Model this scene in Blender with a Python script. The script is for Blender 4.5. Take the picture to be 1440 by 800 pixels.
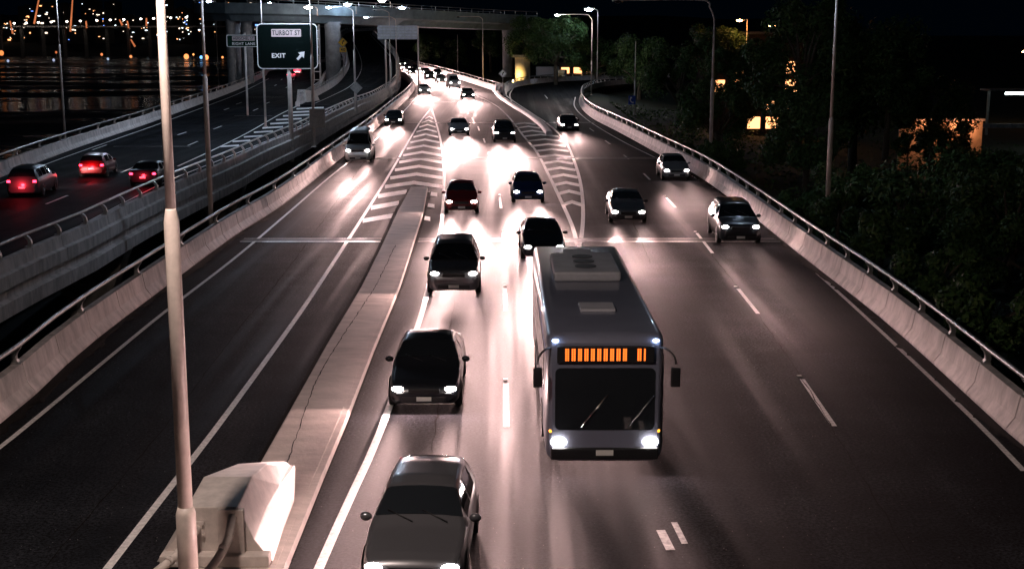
import bpy, bmesh, math, random
from mathutils import Vector, Matrix
R = math.radians
random.seed(7)
for o in list(bpy.data.objects): bpy.data.objects.remove(o)
S = bpy.context.scene
col = S.collection
# ------------------------------------------------------------------ camera
H, F = 9.3, 1850.0
P = math.atan(355.0 / F)
cd = bpy.data.cameras.new('camera'); cam = bpy.data.objects.new('camera', cd); col.objects.link(cam)
cam.location = (0, 0, H); cam.rotation_euler = (R(90) - P, 0, 0)
cd.sensor_width = 36; cd.lens = 36 * F / 1440; cd.clip_start = .5; cd.clip_end = 9000
S.camera = cam
# ------------------------------------------------------------------ world (night)
W = bpy.data.worlds.new('World'); S.world = W; W.use_nodes = True
nt = W.node_tree; bg = nt.nodes['Background']
sky = nt.nodes.new('ShaderNodeTexSky'); sky.sky_type = 'NISHITA'; sky.sun_disc = False
sky.sun_elevation = R(-6); sky.sun_rotation = R(200)
addc = nt.nodes.new('ShaderNodeMix'); addc.data_type = 'RGBA'; addc.blend_type = 'ADD'; addc.inputs[0].default_value = 1
nt.links.new(sky.outputs[0], addc.inputs[6]); addc.inputs[7].default_value = (.0003, .002, .005, 1)     # night air glow
nt.links.new(addc.outputs[2], bg.inputs[0]); bg.inputs[1].default_value = 0.35
sd = bpy.data.lights.new('fill_sun', 'SUN'); sd.energy = 0.006; sd.angle = R(.5); sd.color = (.6, .75, 1)  # added faint cold fill from above, not a visible moon
sun = bpy.data.objects.new('fill_sun', sd); sun.rotation_euler = (R(35), R(15), 0); col.objects.link(sun)
S.view_settings.view_transform = 'Standard'; S.view_settings.look = 'None'
S.view_settings.exposure = 0; S.view_settings.gamma = 1
BEAM = 60000.0     # headlight beams
LAMP = 0.40        # street lamps
# ------------------------------------------------------------------ pixel -> world
cp, sp = math.cos(P), math.sin(P)
def ray(px, py):
    x = (px - 720) / F; y = -(py - 400) / F
    return Vector((x, cp + y * sp, -sp + y * cp))
def G(px, py, z=0.0):
    r = ray(px, py); t = (z - H) / r.z
    return Vector((0, 0, H)) + r * t
def D(px, py, d):            # point at forward distance d
    r = ray(px, py); return Vector((0, 0, H)) + r * (d / r.y)
# ------------------------------------------------------------------ materials
MATS = {}
def mat(name, color, rough=.6, metal=0, noise=0, nscale=8, emit=None, es=0, spec=.5, bump=0, bscale=60, streak=None, col2=None):
    if name in MATS: return MATS[name]
    m = bpy.data.materials.new(name); m.use_nodes = True; t = m.node_tree; b = t.nodes['Principled BSDF']
    b.inputs['Base Color'].default_value = (*color, 1); b.inputs['Roughness'].default_value = rough
    b.inputs['Metallic'].default_value = metal; b.inputs['Specular IOR Level'].default_value = spec
    if noise:
        tc = t.nodes.new('ShaderNodeTexCoord'); mp = t.nodes.new('ShaderNodeMapping')
        if streak: mp.inputs['Scale'].default_value = streak
        t.links.new(tc.outputs['Object'], mp.inputs[0])
        n = t.nodes.new('ShaderNodeTexNoise'); n.inputs['Scale'].default_value = nscale; n.inputs['Detail'].default_value = 8
        n.inputs['Roughness'].default_value = .65
        t.links.new(mp.outputs[0], n.inputs['Vector'])
        cr = t.nodes.new('ShaderNodeValToRGB')
        c2 = col2 or tuple(c * (1 - noise) for c in color)
        cr.color_ramp.elements[0].position = .36; cr.color_ramp.elements[0].color = (*c2, 1)
        cr.color_ramp.elements[1].position = .62; cr.color_ramp.elements[1].color = (*tuple(min(1, c * (1 + noise * .4)) for c in color), 1)
        t.links.new(n.outputs[0], cr.inputs[0]); t.links.new(cr.outputs[0], b.inputs['Base Color'])
    if bump:
        tc2 = t.nodes.new('ShaderNodeTexCoord')
        n2 = t.nodes.new('ShaderNodeTexNoise'); n2.inputs['Scale'].default_value = bscale; n2.inputs['Detail'].default_value = 5
        t.links.new(tc2.outputs['Object'], n2.inputs['Vector'])
        bp = t.nodes.new('ShaderNodeBump'); bp.inputs['Strength'].default_value = bump; bp.inputs['Distance'].default_value = .02
        t.links.new(n2.outputs[0], bp.inputs['Height']); t.links.new(bp.outputs[0], b.inputs['Normal'])
    if emit:
        b.inputs['Emission Color'].default_value = (*emit, 1); b.inputs['Emission Strength'].default_value = es
    MATS[name] = m
    return m
def asphalt():
    m = bpy.data.materials.new('asphalt'); m.use_nodes = True; t = m.node_tree; b = t.nodes['Principled BSDF']
    L = t.links.new; N = t.nodes.new
    tc = N('ShaderNodeTexCoord')
    def noise(scale, mapscale=(1, 1, 1), detail=6, rough=.6):
        mp = N('ShaderNodeMapping'); mp.inputs['Scale'].default_value = mapscale; L(tc.outputs['Object'], mp.inputs[0])
        n = N('ShaderNodeTexNoise'); n.inputs['Scale'].default_value = scale; n.inputs['Detail'].default_value = detail
        n.inputs['Roughness'].default_value = rough; L(mp.outputs[0], n.inputs['Vector']); return n
    def ramp(src, p0, c0, p1, c1):
        r = N('ShaderNodeValToRGB'); r.color_ramp.elements[0].position = p0; r.color_ramp.elements[1].position = p1
        r.color_ramp.elements[0].color = (c0, c0, c0, 1); r.color_ramp.elements[1].color = (c1, c1, c1, 1); L(src, r.inputs[0]); return r
    fine = ramp(noise(14, detail=4, rough=.85).outputs[0], .43, .2, .58, 2.1)
    patch = ramp(noise(.35, detail=8, rough=.7).outputs[0], .38, .6, .62, 1.3)
    tracks = ramp(noise(.9, (1, .02, 1), 4).outputs[0], .38, .5, .62, 1.25)
    cross = ramp(noise(.5, (.04, 1, 1), 5).outputs[0], .4, .85, .6, 1.08)
    mx = None
    for a in (patch, tracks, cross):
        q = N('ShaderNodeMix'); q.data_type = 'RGBA'; q.blend_type = 'MULTIPLY'; q.inputs[0].default_value = 1
        L((mx.outputs[2] if mx else fine.outputs[0]), q.inputs[6]); L(a.outputs[0], q.inputs[7]); mx = q
    vo = N('ShaderNodeTexVoronoi'); vo.inputs['Scale'].default_value = 5; L(tc.outputs['Object'], vo.inputs['Vector'])
    st = ramp(vo.outputs['Distance'], .035, 1, .05, 0)
    q = N('ShaderNodeMix'); q.data_type = 'RGBA'; q.blend_type = 'MULTIPLY'; q.inputs[0].default_value = 1
    L(mx.outputs[2], q.inputs[6]); q.inputs[7].default_value = (.0125, .0132, .0155, 1)
    q2 = N('ShaderNodeMix'); q2.data_type = 'RGBA'; L(st.outputs[0], q2.inputs[0]); L(q.outputs[2], q2.inputs[6]); q2.inputs[7].default_value = (.3, .28, .27, 1)
    L(q2.outputs[2], b.inputs['Base Color'])
    b.inputs['Specular IOR Level'].default_value = .015
    rr = ramp(tracks.outputs[0], .3, .5, 1.2, .75); L(rr.outputs[0], b.inputs['Roughness'])
    bp = N('ShaderNodeBump'); bp.inputs['Strength'].default_value = .12; bp.inputs['Distance'].default_value = .006
    L(noise(35, detail=3).outputs[0], bp.inputs['Height']); L(bp.outputs[0], b.inputs['Normal'])
    return m
M_ASPH = asphalt()
M_CONC = mat('concrete', (.62, .55, .53), .8, noise=.32, nscale=2.2, bump=.3, bscale=14, streak=(1, 1, .35))
M_CONC2 = mat('median_concrete', (.58, .50, .46), .85, noise=.2, nscale=1.6, bump=.3, bscale=10, streak=(.6, 1.6, 1))
M_CONCL = mat('painted_concrete', (.6, .53, .49), .6, noise=.2, nscale=3, bump=.15, bscale=12)
M_FASC = mat('weathered_concrete', (.30, .28, .26), .85, noise=.4, nscale=1.4, bump=.3, bscale=9)
M_STEEL = mat('galvanised_steel', (.45, .44, .43), .38, .75, noise=.25, nscale=5)
M_POLE = mat('painted_pole', (.66, .57, .52), .45, noise=.15, nscale=4)
M_PAINT = mat('road_paint', (.8, .77, .75), .6, noise=.3, nscale=9, bump=.15, bscale=30)
M_PAINTD = mat('worn_paint', (.42, .40, .39), .7, noise=.55, nscale=7)
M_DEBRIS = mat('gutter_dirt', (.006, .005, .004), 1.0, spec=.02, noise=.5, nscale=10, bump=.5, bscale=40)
M_JOINT = mat('joint_steel', (.5, .48, .47), .35, .6, noise=.5, nscale=14)
M_RUBBER = mat('rubber', (.015, .015, .015), .8)
M_BLACK = mat('black_plastic', (.012, .012, .014), .5)
M_GLASS = mat('dark_glass', (.015, .018, .022), .04, spec=1.0)
M_CHROME = mat('chrome', (.6, .6, .6), .2, 1)
M_HEAD = mat('headlight_lens', (1, 1, 1), .2, emit=(1, .93, .88), es=60)
M_DRL = mat('fog_lens', (1, 1, 1), .2, emit=(1, .8, .65), es=8)
M_TAIL = mat('taillight_lens', (.5, .01, .01), .2, emit=(1, .02, .05), es=14)
M_REAR_OFF = mat('taillight_plain', (.3, .01, .01), .2)
M_AMBER = mat('amber_lens', (.8, .3, .02), .2, emit=(1, .35, .03), es=4)
M_PLATE = mat('plate_white', (.7, .7, .66), .5)
M_LED = mat('orange_led', (.3, .08, .02), .4, emit=(1, .17, .02), es=2.2)
M_MARK = mat('blue_marker_lens', (.5, .6, 1), .2, emit=(.5, .68, 1), es=25)
M_GROUND = mat('dark_soil', (.012, .012, .010), .95, noise=.5, nscale=.4)
M_GRASS = mat('undergrowth', (.012, .02, .008), .9, noise=.6, nscale=1.2)
M_BARK = mat('bark', (.09, .07, .05), .9, noise=.5, nscale=9)
M_LEAF = [mat('leaf_green', (.045, .095, .025), .6, spec=.25), mat('leaf_dark', (.022, .05, .015), .6, spec=.25), mat('leaf_pale', (.085, .13, .04), .6, spec=.25)]
# ------------------------------------------------------------------ object helpers
def link(name, data, parent=None, mats=()):
    o = bpy.data.objects.new(name, data); col.objects.link(o)
    if parent: o.parent = parent
    if data is not None and hasattr(data, 'materials'):
        for m in mats: data.materials.append(m)
    return o
def tag(o, label=None, cat=None, group=None, kind=None):
    if label: o['label'] = label
    if cat: o['category'] = cat
    if group: o['group'] = group
    if kind: o['kind'] = kind
    return o
def empty(name, loc=(0, 0, 0), rz=0, label=None, cat=None, group=None):
    o = bpy.data.objects.new(name, None); col.objects.link(o); o.location = loc; o.rotation_euler = (0, 0, rz)
    o.empty_display_size = .2
    return tag(o, label, cat, group)
class MB:
    def __init__(s): s.bm = bmesh.new()
    def box(s, c, size, rot=None, bevel=0):
        r = bmesh.ops.create_cube(s.bm, size=1)
        vs = r['verts']
        for v in vs: v.co = Vector((v.co.x * size[0], v.co.y * size[1], v.co.z * size[2]))
        if bevel:
            es = list({e for v in vs for e in v.link_edges})
            q = bmesh.ops.bevel(s.bm, geom=es, offset=bevel, segments=2, affect='EDGES', profile=.6)
            vs = list({v for f in q['faces'] for v in f.verts} | {v for v in vs if v.is_valid})
        for v in vs:
            p = v.co
            if rot is not None: p = rot @ p
            v.co = p + Vector(c)
        return s
    def tube(s, pts, rad, n=12, cap=True):
        pts = [Vector(p) for p in pts]
        if not hasattr(rad, '__len__'): rad = [rad] * len(pts)
        rings = []; ref = None
        for i, p in enumerate(pts):
            a = pts[max(i - 1, 0)]; b = pts[min(i + 1, len(pts) - 1)]
            t = (b - a).normalized()
            if ref is None: ref = Vector((0, 0, 1)) if abs(t.z) < .9 else Vector((1, 0, 0))
            u = (ref - t * ref.dot(t)).normalized(); w = t.cross(u); ref = u
            rings.append([s.bm.verts.new(p + (u * math.cos(2 * math.pi * k / n) + w * math.sin(2 * math.pi * k / n)) * rad[i]) for k in range(n)])
        for i in range(len(rings) - 1):
            for k in range(n):
                f = s.bm.faces.new((rings[i][k], rings[i][(k + 1) % n], rings[i + 1][(k + 1) % n], rings[i + 1][k])); f.smooth = True
        if cap:
            s.bm.faces.new(rings[0][::-1]); s.bm.faces.new(rings[-1])
        return s
    def poly(s, pts, mi=0):
        f = s.bm.faces.new([s.bm.verts.new(p) for p in pts]); f.material_index = mi; return f
    def prism(s, pts, vec):
        a = [s.bm.verts.new(p) for p in pts]; b = [s.bm.verts.new(Vector(p) + Vector(vec)) for p in pts]; n = len(a)
        s.bm.faces.new(a); s.bm.faces.new(b[::-1])
        for i in range(n): s.bm.faces.new((a[i], b[i], b[(i + 1) % n], a[(i + 1) % n]))
        return s
    def loft(s, secs, closed=True, caps=True, smooth=False):
        rs = [[s.bm.verts.new(p) for p in sec] for sec in secs]; n = len(rs[0])
        for i in range(len(rs) - 1):
            for k in range(n if closed else n - 1):
                f = s.bm.faces.new((rs[i][k], rs[i][(k + 1) % n], rs[i + 1][(k + 1) % n], rs[i + 1][k])); f.smooth = smooth
        if caps: s.bm.faces.new(rs[0][::-1]); s.bm.faces.new(rs[-1])
        return s
    def ell(s, c, r, seg=12):
        q = bmesh.ops.create_uvsphere(s.bm, u_segments=seg, v_segments=max(6, seg // 2), radius=1)
        for v in q['verts']: v.co = Vector((v.co.x * r[0] + c[0], v.co.y * r[1] + c[1], v.co.z * r[2] + c[2]))
        for v in q['verts']:
            for f in v.link_faces: f.smooth = True
        return s
    def mesh(s, name, fix=True):
        if fix: bmesh.ops.recalc_face_normals(s.bm, faces=s.bm.faces)
        me = bpy.data.meshes.new(name); s.bm.to_mesh(me); s.bm.free(); return me
    def build(s, name, m, parent=None, fix=True):
        return link(name, s.mesh(name, fix), parent, m if isinstance(m, (list, tuple)) else [m])
def inst(name, me, parent, loc=(0, 0, 0), rot=(0, 0, 0), scale=None):
    o = bpy.data.objects.new(name, me); col.objects.link(o); o.parent = parent; o.location = loc; o.rotation_euler = rot
    if scale: o.scale = scale
    return o
def copy_tree(o, parent=None):
    c = o.copy(); col.objects.link(c); c.parent = parent
    for ch in list(o.children): copy_tree(ch, c)
    return c
def spline(pts, step):
    pts = [Vector(p) for p in pts]; out = []
    q = [pts[0] * 2 - pts[1]] + pts + [pts[-1] * 2 - pts[-2]]
    for i in range(1, len(q) - 2):
        a, b, c, d = q[i - 1:i + 3]
        for k in range(24):
            t = k / 24
            out.append(.5 * ((2 * b) + (c - a) * t + (2 * a - 5 * b + 4 * c - d) * t * t + (3 * b - a - 3 * c + d) * t ** 3))
    out.append(pts[-1])
    res = [out[0]]; acc = 0
    for i in range(1, len(out)):
        seg = (out[i] - out[i - 1]).length; 
        while seg > 0 and acc + seg >= step:
            t = (step - acc) / seg; p = out[i - 1].lerp(out[i], t); res.append(p); out[i - 1] = p; seg = (out[i] - out[i - 1]).length; acc = 0
        acc += seg
    if (res[-1] - out[-1]).length > .1 * step: res.append(out[-1])
    return res
def nrm2(a, b):
    t = (b - a); t.z = 0; t.normalize(); return t, Vector((t.y, -t.x, 0))   # tangent, right-hand normal
# ------------------------------------------------------------------ edges of the carriageways (photo points on the deck plane)
def GL(l): return [G(x, y) for x, y in l]
MAIN_L = [Vector((-12.6, 14, 0))] + GL([(0, 597), (120, 490), (235, 402), (330, 332), (400, 287), (465, 235), (520, 190), (556, 156), (578, 134), (583, 123), (578, 114), (566, 106), (540, 97)]) + [Vector((-50, 420, 0))]
MAIN_L[0].x = MAIN_L[1].x - .1
MAIN_R = GL([(704, 131), (680, 123), (650, 113), (630, 107), (600, 98), (580, 93), (560, 88)]) + [Vector((-62, 520, 0))]
RIGHT_R = [Vector((11.6, 14, 0))] + GL([(1440, 628), (1330, 528), (1230, 440), (1130, 362), (1040, 290), (985, 250), (930, 219), (870, 186), (832, 166), (816, 150), (815, 138), (822, 130)]) + [Vector((16, 232, 0)), Vector((26, 250, 0))]
RIGHT_R[0].x = RIGHT_R[1].x
DECK_OUT = [Vector((-31.5, 30, 0))] + GL([(0, 250), (60, 226), (120, 204), (200, 177), (230, 166), (300, 140), (340, 124), (372, 108), (383, 99)]) + [Vector((-60, 380, 0)), Vector((-56, 450, 0))]
DECK_IN = [Vector((-19.6, 20, 0))] + GL([(0, 390), (100, 345), (167, 310), (240, 275), (318, 240), (360, 219), (413, 195), (460, 170), (495, 153), (520, 143), (544, 128)])
# ramp edges (climbs from the deck)
def rz(px, py, d): return D(px, py, d)
RAMP_R = [rz(544, 128, 206), rz(555, 115, 229), rz(557, 100, 245), rz(555, 82, 268), rz(545, 69, 292), rz(530, 55, 320), rz(523, 48, 340), rz(531, 45, 352)]
RAMP_L = [rz(424, 147, 168), rz(447, 135, 190), rz(476, 117, 221), rz(491, 95, 250), rz(489, 78, 281), rz(482, 58, 318), rz(484, 50, 340), rz(500, 45, 362), rz(560, 43, 370)]
# ------------------------------------------------------------------ ground, water
def sheet(name, pts, m, label=None):
    b = MB(); b.poly(pts); o = b.build(name, m, fix=False); 
    for f in o.data.polygons:
        if f.normal.z < 0: o.data.flip_normals(); break
    return tag(o, kind='structure')
def water_mat():
    m = bpy.data.materials.new('river_water'); m.use_nodes = True; t = m.node_tree; b = t.nodes['Principled BSDF']
    b.inputs['Base Color'].default_value = (.002, .006, .010, 1); b.inputs['Roughness'].default_value = .16
    tc = t.nodes.new('ShaderNodeTexCoord'); mp = t.nodes.new('ShaderNodeMapping'); mp.inputs['Scale'].default_value = (.35, 1.0, 1)
    n = t.nodes.new('ShaderNodeTexNoise'); n.inputs['Scale'].default_value = .35; n.inputs['Detail'].default_value = 3
    bp = t.nodes.new('ShaderNodeBump'); bp.inputs['Strength'].default_value = .6; bp.inputs['Distance'].default_value = .8
    t.links.new(tc.outputs['Object'], mp.inputs[0]); t.links.new(mp.outputs[0], n.inputs['Vector'])
    t.links.new(n.outputs[0], bp.inputs['Height']); t.links.new(bp.outputs[0], b.inputs['Normal'])
    mp2 = t.nodes.new('ShaderNodeMapping'); mp2.inputs['Scale'].default_value = (.012, .035, 1); t.links.new(tc.outputs['Object'], mp2.inputs[0])
    n2 = t.nodes.new('ShaderNodeTexNoise'); n2.inputs['Scale'].default_value = 1; n2.inputs['Detail'].default_value = 6; t.links.new(mp2.outputs[0], n2.inputs['Vector'])
    cr = t.nodes.new('ShaderNodeValToRGB'); cr.color_ramp.elements[0].position = .42; cr.color_ramp.elements[0].color = (.10,) * 3 + (1,)
    cr.color_ramp.elements[1].position = .55; cr.color_ramp.elements[1].color = (.55,) * 3 + (1,); t.links.new(n2.outputs[0], cr.inputs[0]); t.links.new(cr.outputs[0], b.inputs['Roughness'])
    return m
b = MB(); b.poly([(-4000, -300, -11), (4000, -300, -11), (4000, 6000, -11), (-4000, 6000, -11)])
tag(b.build('ground', M_GROUND), kind='structure')
b = MB(); b.poly([(-2500, -200, -10), (-36, -200, -10), (-36, 260, -10), (-75, 420, -10), (-120, 1050, -10), (-2500, 1050, -10)])
tag(b.build('river_water', water_mat()), kind='structure')
# right bank land: a grid that starts under the main road and falls away
def land():
    b = MB(); xs = [-10.5, 0, 8, 13.5, 17, 22, 30, 45, 70, 120, 250, 600, 1500]; ys = list(range(-20, 400, 14)) + [450, 600, 1000, 2000, 4000]
    rng = random.Random(3); g = []
    for y in ys:
        row = []
        for i, x in enumerate(xs):
            xx = x - (max(0, y - 240) * .25 if x < 10 else 0)
            z = -.6 if i < 4 else -.9 - min(3.0, (x - 13) * .12) + rng.uniform(-.25, .25)
            if i > 4 and y > 240: z += 1.2
            row.append(b.bm.verts.new((xx, y, z)))
        g.append(row)
    for j in range(len(ys) - 1):
        for i in range(len(xs) - 1):
            f = b.bm.faces.new((g[j][i], g[j][i + 1], g[j + 1][i + 1], g[j + 1][i])); f.smooth = True
    return b.build('river_bank', M_GRASS)
tag(land(), kind='structure')
# ------------------------------------------------------------------ road decks
def deck(name, left, right, thick=1.1, m=None, n=70, outset=.45):
    """slab between two edge polylines: asphalt top, concrete underneath"""
    A = spline(left, 1.5); B = spline(right, 1.5)
    b = MB(); top = []
    def at(L, t):
        f = t * (len(L) - 1); i = min(int(f), len(L) - 2); return L[i].lerp(L[i + 1], f - i)
    for k in range(n + 1):
        a = at(A, k / n).copy(); c = at(B, k / n).copy(); w = (c - a).normalized() * outset
        a -= w; c += w
        top.append([b.bm.verts.new(p) for p in (a, c, c + Vector((0, 0, -thick)), a + Vector((0, 0, -thick)))])
    for k in range(n):
        for i in range(4):
            f = b.bm.faces.new((top[k][i], top[k][(i + 1) % 4], top[k + 1][(i + 1) % 4], top[k + 1][i]))
            f.material_index = 0 if i == 0 else 1
    b.bm.faces.new(top[0][::-1]); b.bm.faces.new(top[-1])
    return tag(b.build(name, [M_ASPH, M_FASC]), kind='structure')
def monotone(pts, ys):      # resample polyline at given y
    out = []
    L = spline(pts, 1.0)
    for y in ys:
        best = None
        for i in range(len(L) - 1):
            if min(L[i].y, L[i + 1].y) <= y <= max(L[i].y, L[i + 1].y) and L[i].y != L[i + 1].y:
                best = L[i].lerp(L[i + 1], (y - L[i].y) / (L[i + 1].y - L[i].y)); break
        out.append(best or (L[0] if y < L[0].y else L[-1]))
    return out
# main road: from behind the camera to the fork at y=200, one sheet
ys = [14, 20, 25, 30, 36, 44, 52, 60, 70, 80, 90, 100, 112, 124, 136, 148, 160, 172, 184, 196]
Lm = monotone(MAIN_L, ys); Rm = monotone(RIGHT_R, ys)
def strip(name, Lp, Rp, thick=.5, out=.5):
    b = MB(); rows = []
    for a, c in zip(Lp, Rp):
        w = Vector((1, 0, 0)) * out; a = a - w; c = c + w
        rows.append([b.bm.verts.new(p) for p in (a, c, c - Vector((0, 0, thick)), a - Vector((0, 0, thick)))])
    for k in range(len(rows) - 1):
        for i in range(4):
            f = b.bm.faces.new((rows[k][i], rows[k][(i + 1) % 4], rows[k + 1][(i + 1) % 4], rows[k + 1][i])); f.material_index = 0 if i == 0 else 1
    b.bm.faces.new(rows[0][::-1]); b.bm.faces.new(rows[-1])
    return tag(b.build(name, [M_ASPH, M_FASC]), kind='structure')
Lm[0] = Vector((Lm[1].x, 0, 0)); Rm[0] = Vector((Rm[1].x, 0, 0))
strip('expressway', Lm, Rm)
ys2 = [196.01, 205, 215, 225, 235, 250, 265, 285, 310, 340, 380, 420]
L2 = monotone(MAIN_L, ys2)
MR2 = [Vector((5.5, 150, 0)), Vector((-.3, 195, 0))] + MAIN_R
R2 = monotone(MR2, ys2)
strip('expressway', L2, R2, .5)
# right branch road beyond the fork
BR_L = [Vector((-.8, 196.01, 0)), Vector((-.6, 212, 0)), Vector((1.2, 230, 0)), Vector((6, 247, 0)), Vector((16, 262, 0)), Vector((34, 276, 0))]
BR_R = [Vector((10.4, 196.01, 0)), Vector((10.4, 205, 0)), Vector((11.6, 216, 0)), Vector((15, 229, 0)), Vector((24, 242, 0)), Vector((40, 255, 0))]
b = MB(); A = [b.bm.verts.new(p) for p in BR_L]; B = [b.bm.verts.new(p) for p in BR_R]
for i in range(len(A) - 1): b.bm.faces.new((A[i], B[i], B[i + 1], A[i + 1]))
tag(b.build('slip_road', M_ASPH), kind='structure')
# left deck
yd = [14, 30, 50, 70, 90, 110, 130, 150, 167.9]
strip('riverside_road', monotone(DECK_OUT, yd), monotone(DECK_IN, yd), 1.3, .3)
strip('riverside_road', monotone(DECK_OUT, [168, 190, 215, 240, 270, 300, 330, 380, 440]),
      [Vector((x, y, 0)) for x, y in ((-26.8, 168), (-28.6, 190), (-31.2, 215), (-34.2, 240), (-38, 270), (-41, 300), (-44, 330), (-46, 380), (-44, 440))], 1.3, .3)
RL = spline(RAMP_L, 1.5); RR = spline(RAMP_R, 1.5)
deck('ramp_road', RAMP_L, [Vector((-22, 168, -.002))] + RAMP_R, 1.2, outset=.2)
# ------------------------------------------------------------------ barriers
PROF = [(0, 0), (0, .08), (.19, .34), (.29, .86), (.52, .86), (.55, .02)]
PROF_F = [(0, 0), (0, .08), (.19, .34), (.27, .82), (.55, .82), (.60, .35), (.78, .30), (.78, -.22), (.62, -.28), (.62, -.62), (.86, -.70), (.86, -1.25), (.2, -1.25), (.2, 0)]
def post_mesh():
    b = MB()
    out = [(.30, .85), (.53, .85), (.56, 1.0), (.53, 1.14), (.45, 1.26), (.36, 1.33), (.29, 1.30), (.31, 1.24), (.38, 1.16), (.42, 1.06), (.42, .97), (.37, .90)]
    b.prism([(x, -.08, z) for x, z in out], (0, .16, 0))
    b.box((.42, 0, .872), (.26, .24, .03))
    return b.mesh('post')
POST = post_mesh(); POST.materials.append(M_STEEL)
def barrier(name, pts, side, label, prof=PROF, step=3.2, cat='barrier', rail=True, group=None, m=M_CONC, postend=None):
    """side=+1: outside lies to the right of travel direction"""
    L = spline(pts, step); root = empty(name, L[0], 0, label, cat, group); o0 = L[0].copy()
    L = [p - o0 for p in L]; gap = .028
    b = MB(); rl = []
    nr = []
    for i in range(len(L)):
        t, n = nrm2(L[max(i - 1, 0)], L[min(i + 1, len(L) - 1)]); nr.append(n * side)
    for i in range(len(L) - 1):
        t = (L[i + 1] - L[i]).normalized()
        secs = []
        for p, n in ((L[i] + t * gap, nr[i]), (L[i + 1] - t * gap, nr[i + 1])):
            secs.append([p + n * x + Vector((0, 0, z)) for x, z in prof])
        b.loft(secs)
    b.build('wall', m, root)
    if rail:
        b = MB(); b.tube([p + n * .30 + Vector((0, 0, 1.37)) for p, n in zip(L, nr)], .062, 10)
        for p, n in list(zip(L, nr))[2::2]:
            pass
        b.build('rail', M_STEEL, root)
        k = 0
        for i in range(len(L)):
            if postend and i > postend: break
            if i % (1 if len(L) < 99 else 2): continue
            n = nr[i]; t = Vector((-n.y, n.x, 0))
            inst('post', POST, root, L[i], (0, 0, math.atan2(n.y, n.x)))
    return root, [p + o0 for p in L], nr
barrier('concrete_barrier', MAIN_L, -1, 'pale concrete barrier with steel tube rail along the left edge of the bright main road', group='concrete barriers with tube rails')
barrier('concrete_barrier', RIGHT_R, 1, 'pale concrete barrier with steel tube rail along the right edge beside the dark trees', group='concrete barriers with tube rails')
barrier('concrete_barrier', MAIN_R, 1, 'far white lit barrier on the outer side of the bend under the overpass', group='concrete barriers with tube rails')
barrier('concrete_barrier', DECK_OUT[1:] , -1, 'outermost barrier with tube rail between riverside road and river', group='concrete barriers with tube rails')
barrier('concrete_barrier', DECK_IN, 1, 'inner barrier and fascia of riverside road, facing the dark gap', prof=PROF_F, group='concrete barriers with tube rails')
barrier('concrete_barrier', RAMP_R, 1, 'outer barrier of the climbing curved ramp, right side', prof=PROF_F, group='concrete barriers with tube rails')
barrier('concrete_barrier', RAMP_L, -1, 'inner barrier of the climbing curved ramp, starting at the pale nose block', prof=PROF_F, group='concrete barriers with tube rails')
barrier('concrete_barrier', [Vector(p) for p in ((-28.2, 175, 0), (-29.4, 190, 0), (-31.6, 215, 0), (-34.6, 240, 0), (-38.3, 270, 0), (-41.3, 300, 0))], 1, 'barrier on the right of riverside road beyond the ramp fork', group='concrete barriers with tube rails')
barrier('concrete_barrier', BR_L, -1, 'short curved barrier left of the right hand slip road by the yellow lit column', group='concrete barriers with tube rails')
# fork divider between main road and slip road
DIV = GL([(777, 190), (768, 179), (757, 170), (744, 161), (730, 153), (716, 144), (706, 137), (701, 131)])
barrier('dividing_kerb', DIV, -1, 'low concrete divider at the fork running down to its tapered nose on the hatched paint', prof=[(0, 0), (.03, .3), (.12, .36), (.5, .36), (.6, .3), (.62, 0)], rail=False, cat='kerb')
b = MB(); n = G(703, 130)
b.loft([[n + Vector(p) for p in ((-.9, 0, 0), (-.6, 0, 1.0), (.6, 0, 1.0), (.9, 0, 0))], [n + Vector(p) for p in ((-1.2, 4.5, 0), (-.8, 4.5, 1.25), (1.0, 4.5, 1.25), (1.5, 4.5, 0))]])
tag(b.build('barrier_nose', M_CONC), 'stubby concrete nose where the far barriers of main road and slip road meet', 'barrier')
n = G(424, 147); b = MB()
b.loft([[n + Vector(p) for p in ((-.7, 0, 0), (-.45, 0, 1.9), (.45, 0, 1.9), (.8, 0, 0))], [n + Vector(p) for p in ((-1.0, 6, 0), (-.5, 6, 1.5), (1.0, 6, 1.5), (1.6, 6, 0))]])
tag(b.build('barrier_nose', M_CONCL), 'tall pale concrete nose block at the ramp fork of riverside road', 'barrier')
# dirt along barrier feet
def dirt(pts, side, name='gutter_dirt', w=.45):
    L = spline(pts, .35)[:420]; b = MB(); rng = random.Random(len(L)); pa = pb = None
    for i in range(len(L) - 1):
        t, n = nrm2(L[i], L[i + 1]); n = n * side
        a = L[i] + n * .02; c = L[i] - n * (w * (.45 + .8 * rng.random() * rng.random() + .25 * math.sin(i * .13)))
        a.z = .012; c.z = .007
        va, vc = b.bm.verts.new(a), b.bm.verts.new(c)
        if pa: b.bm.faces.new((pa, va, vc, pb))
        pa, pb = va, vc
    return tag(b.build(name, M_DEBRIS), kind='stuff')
dirt(MAIN_L, -1); dirt(RIGHT_R, 1)
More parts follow.
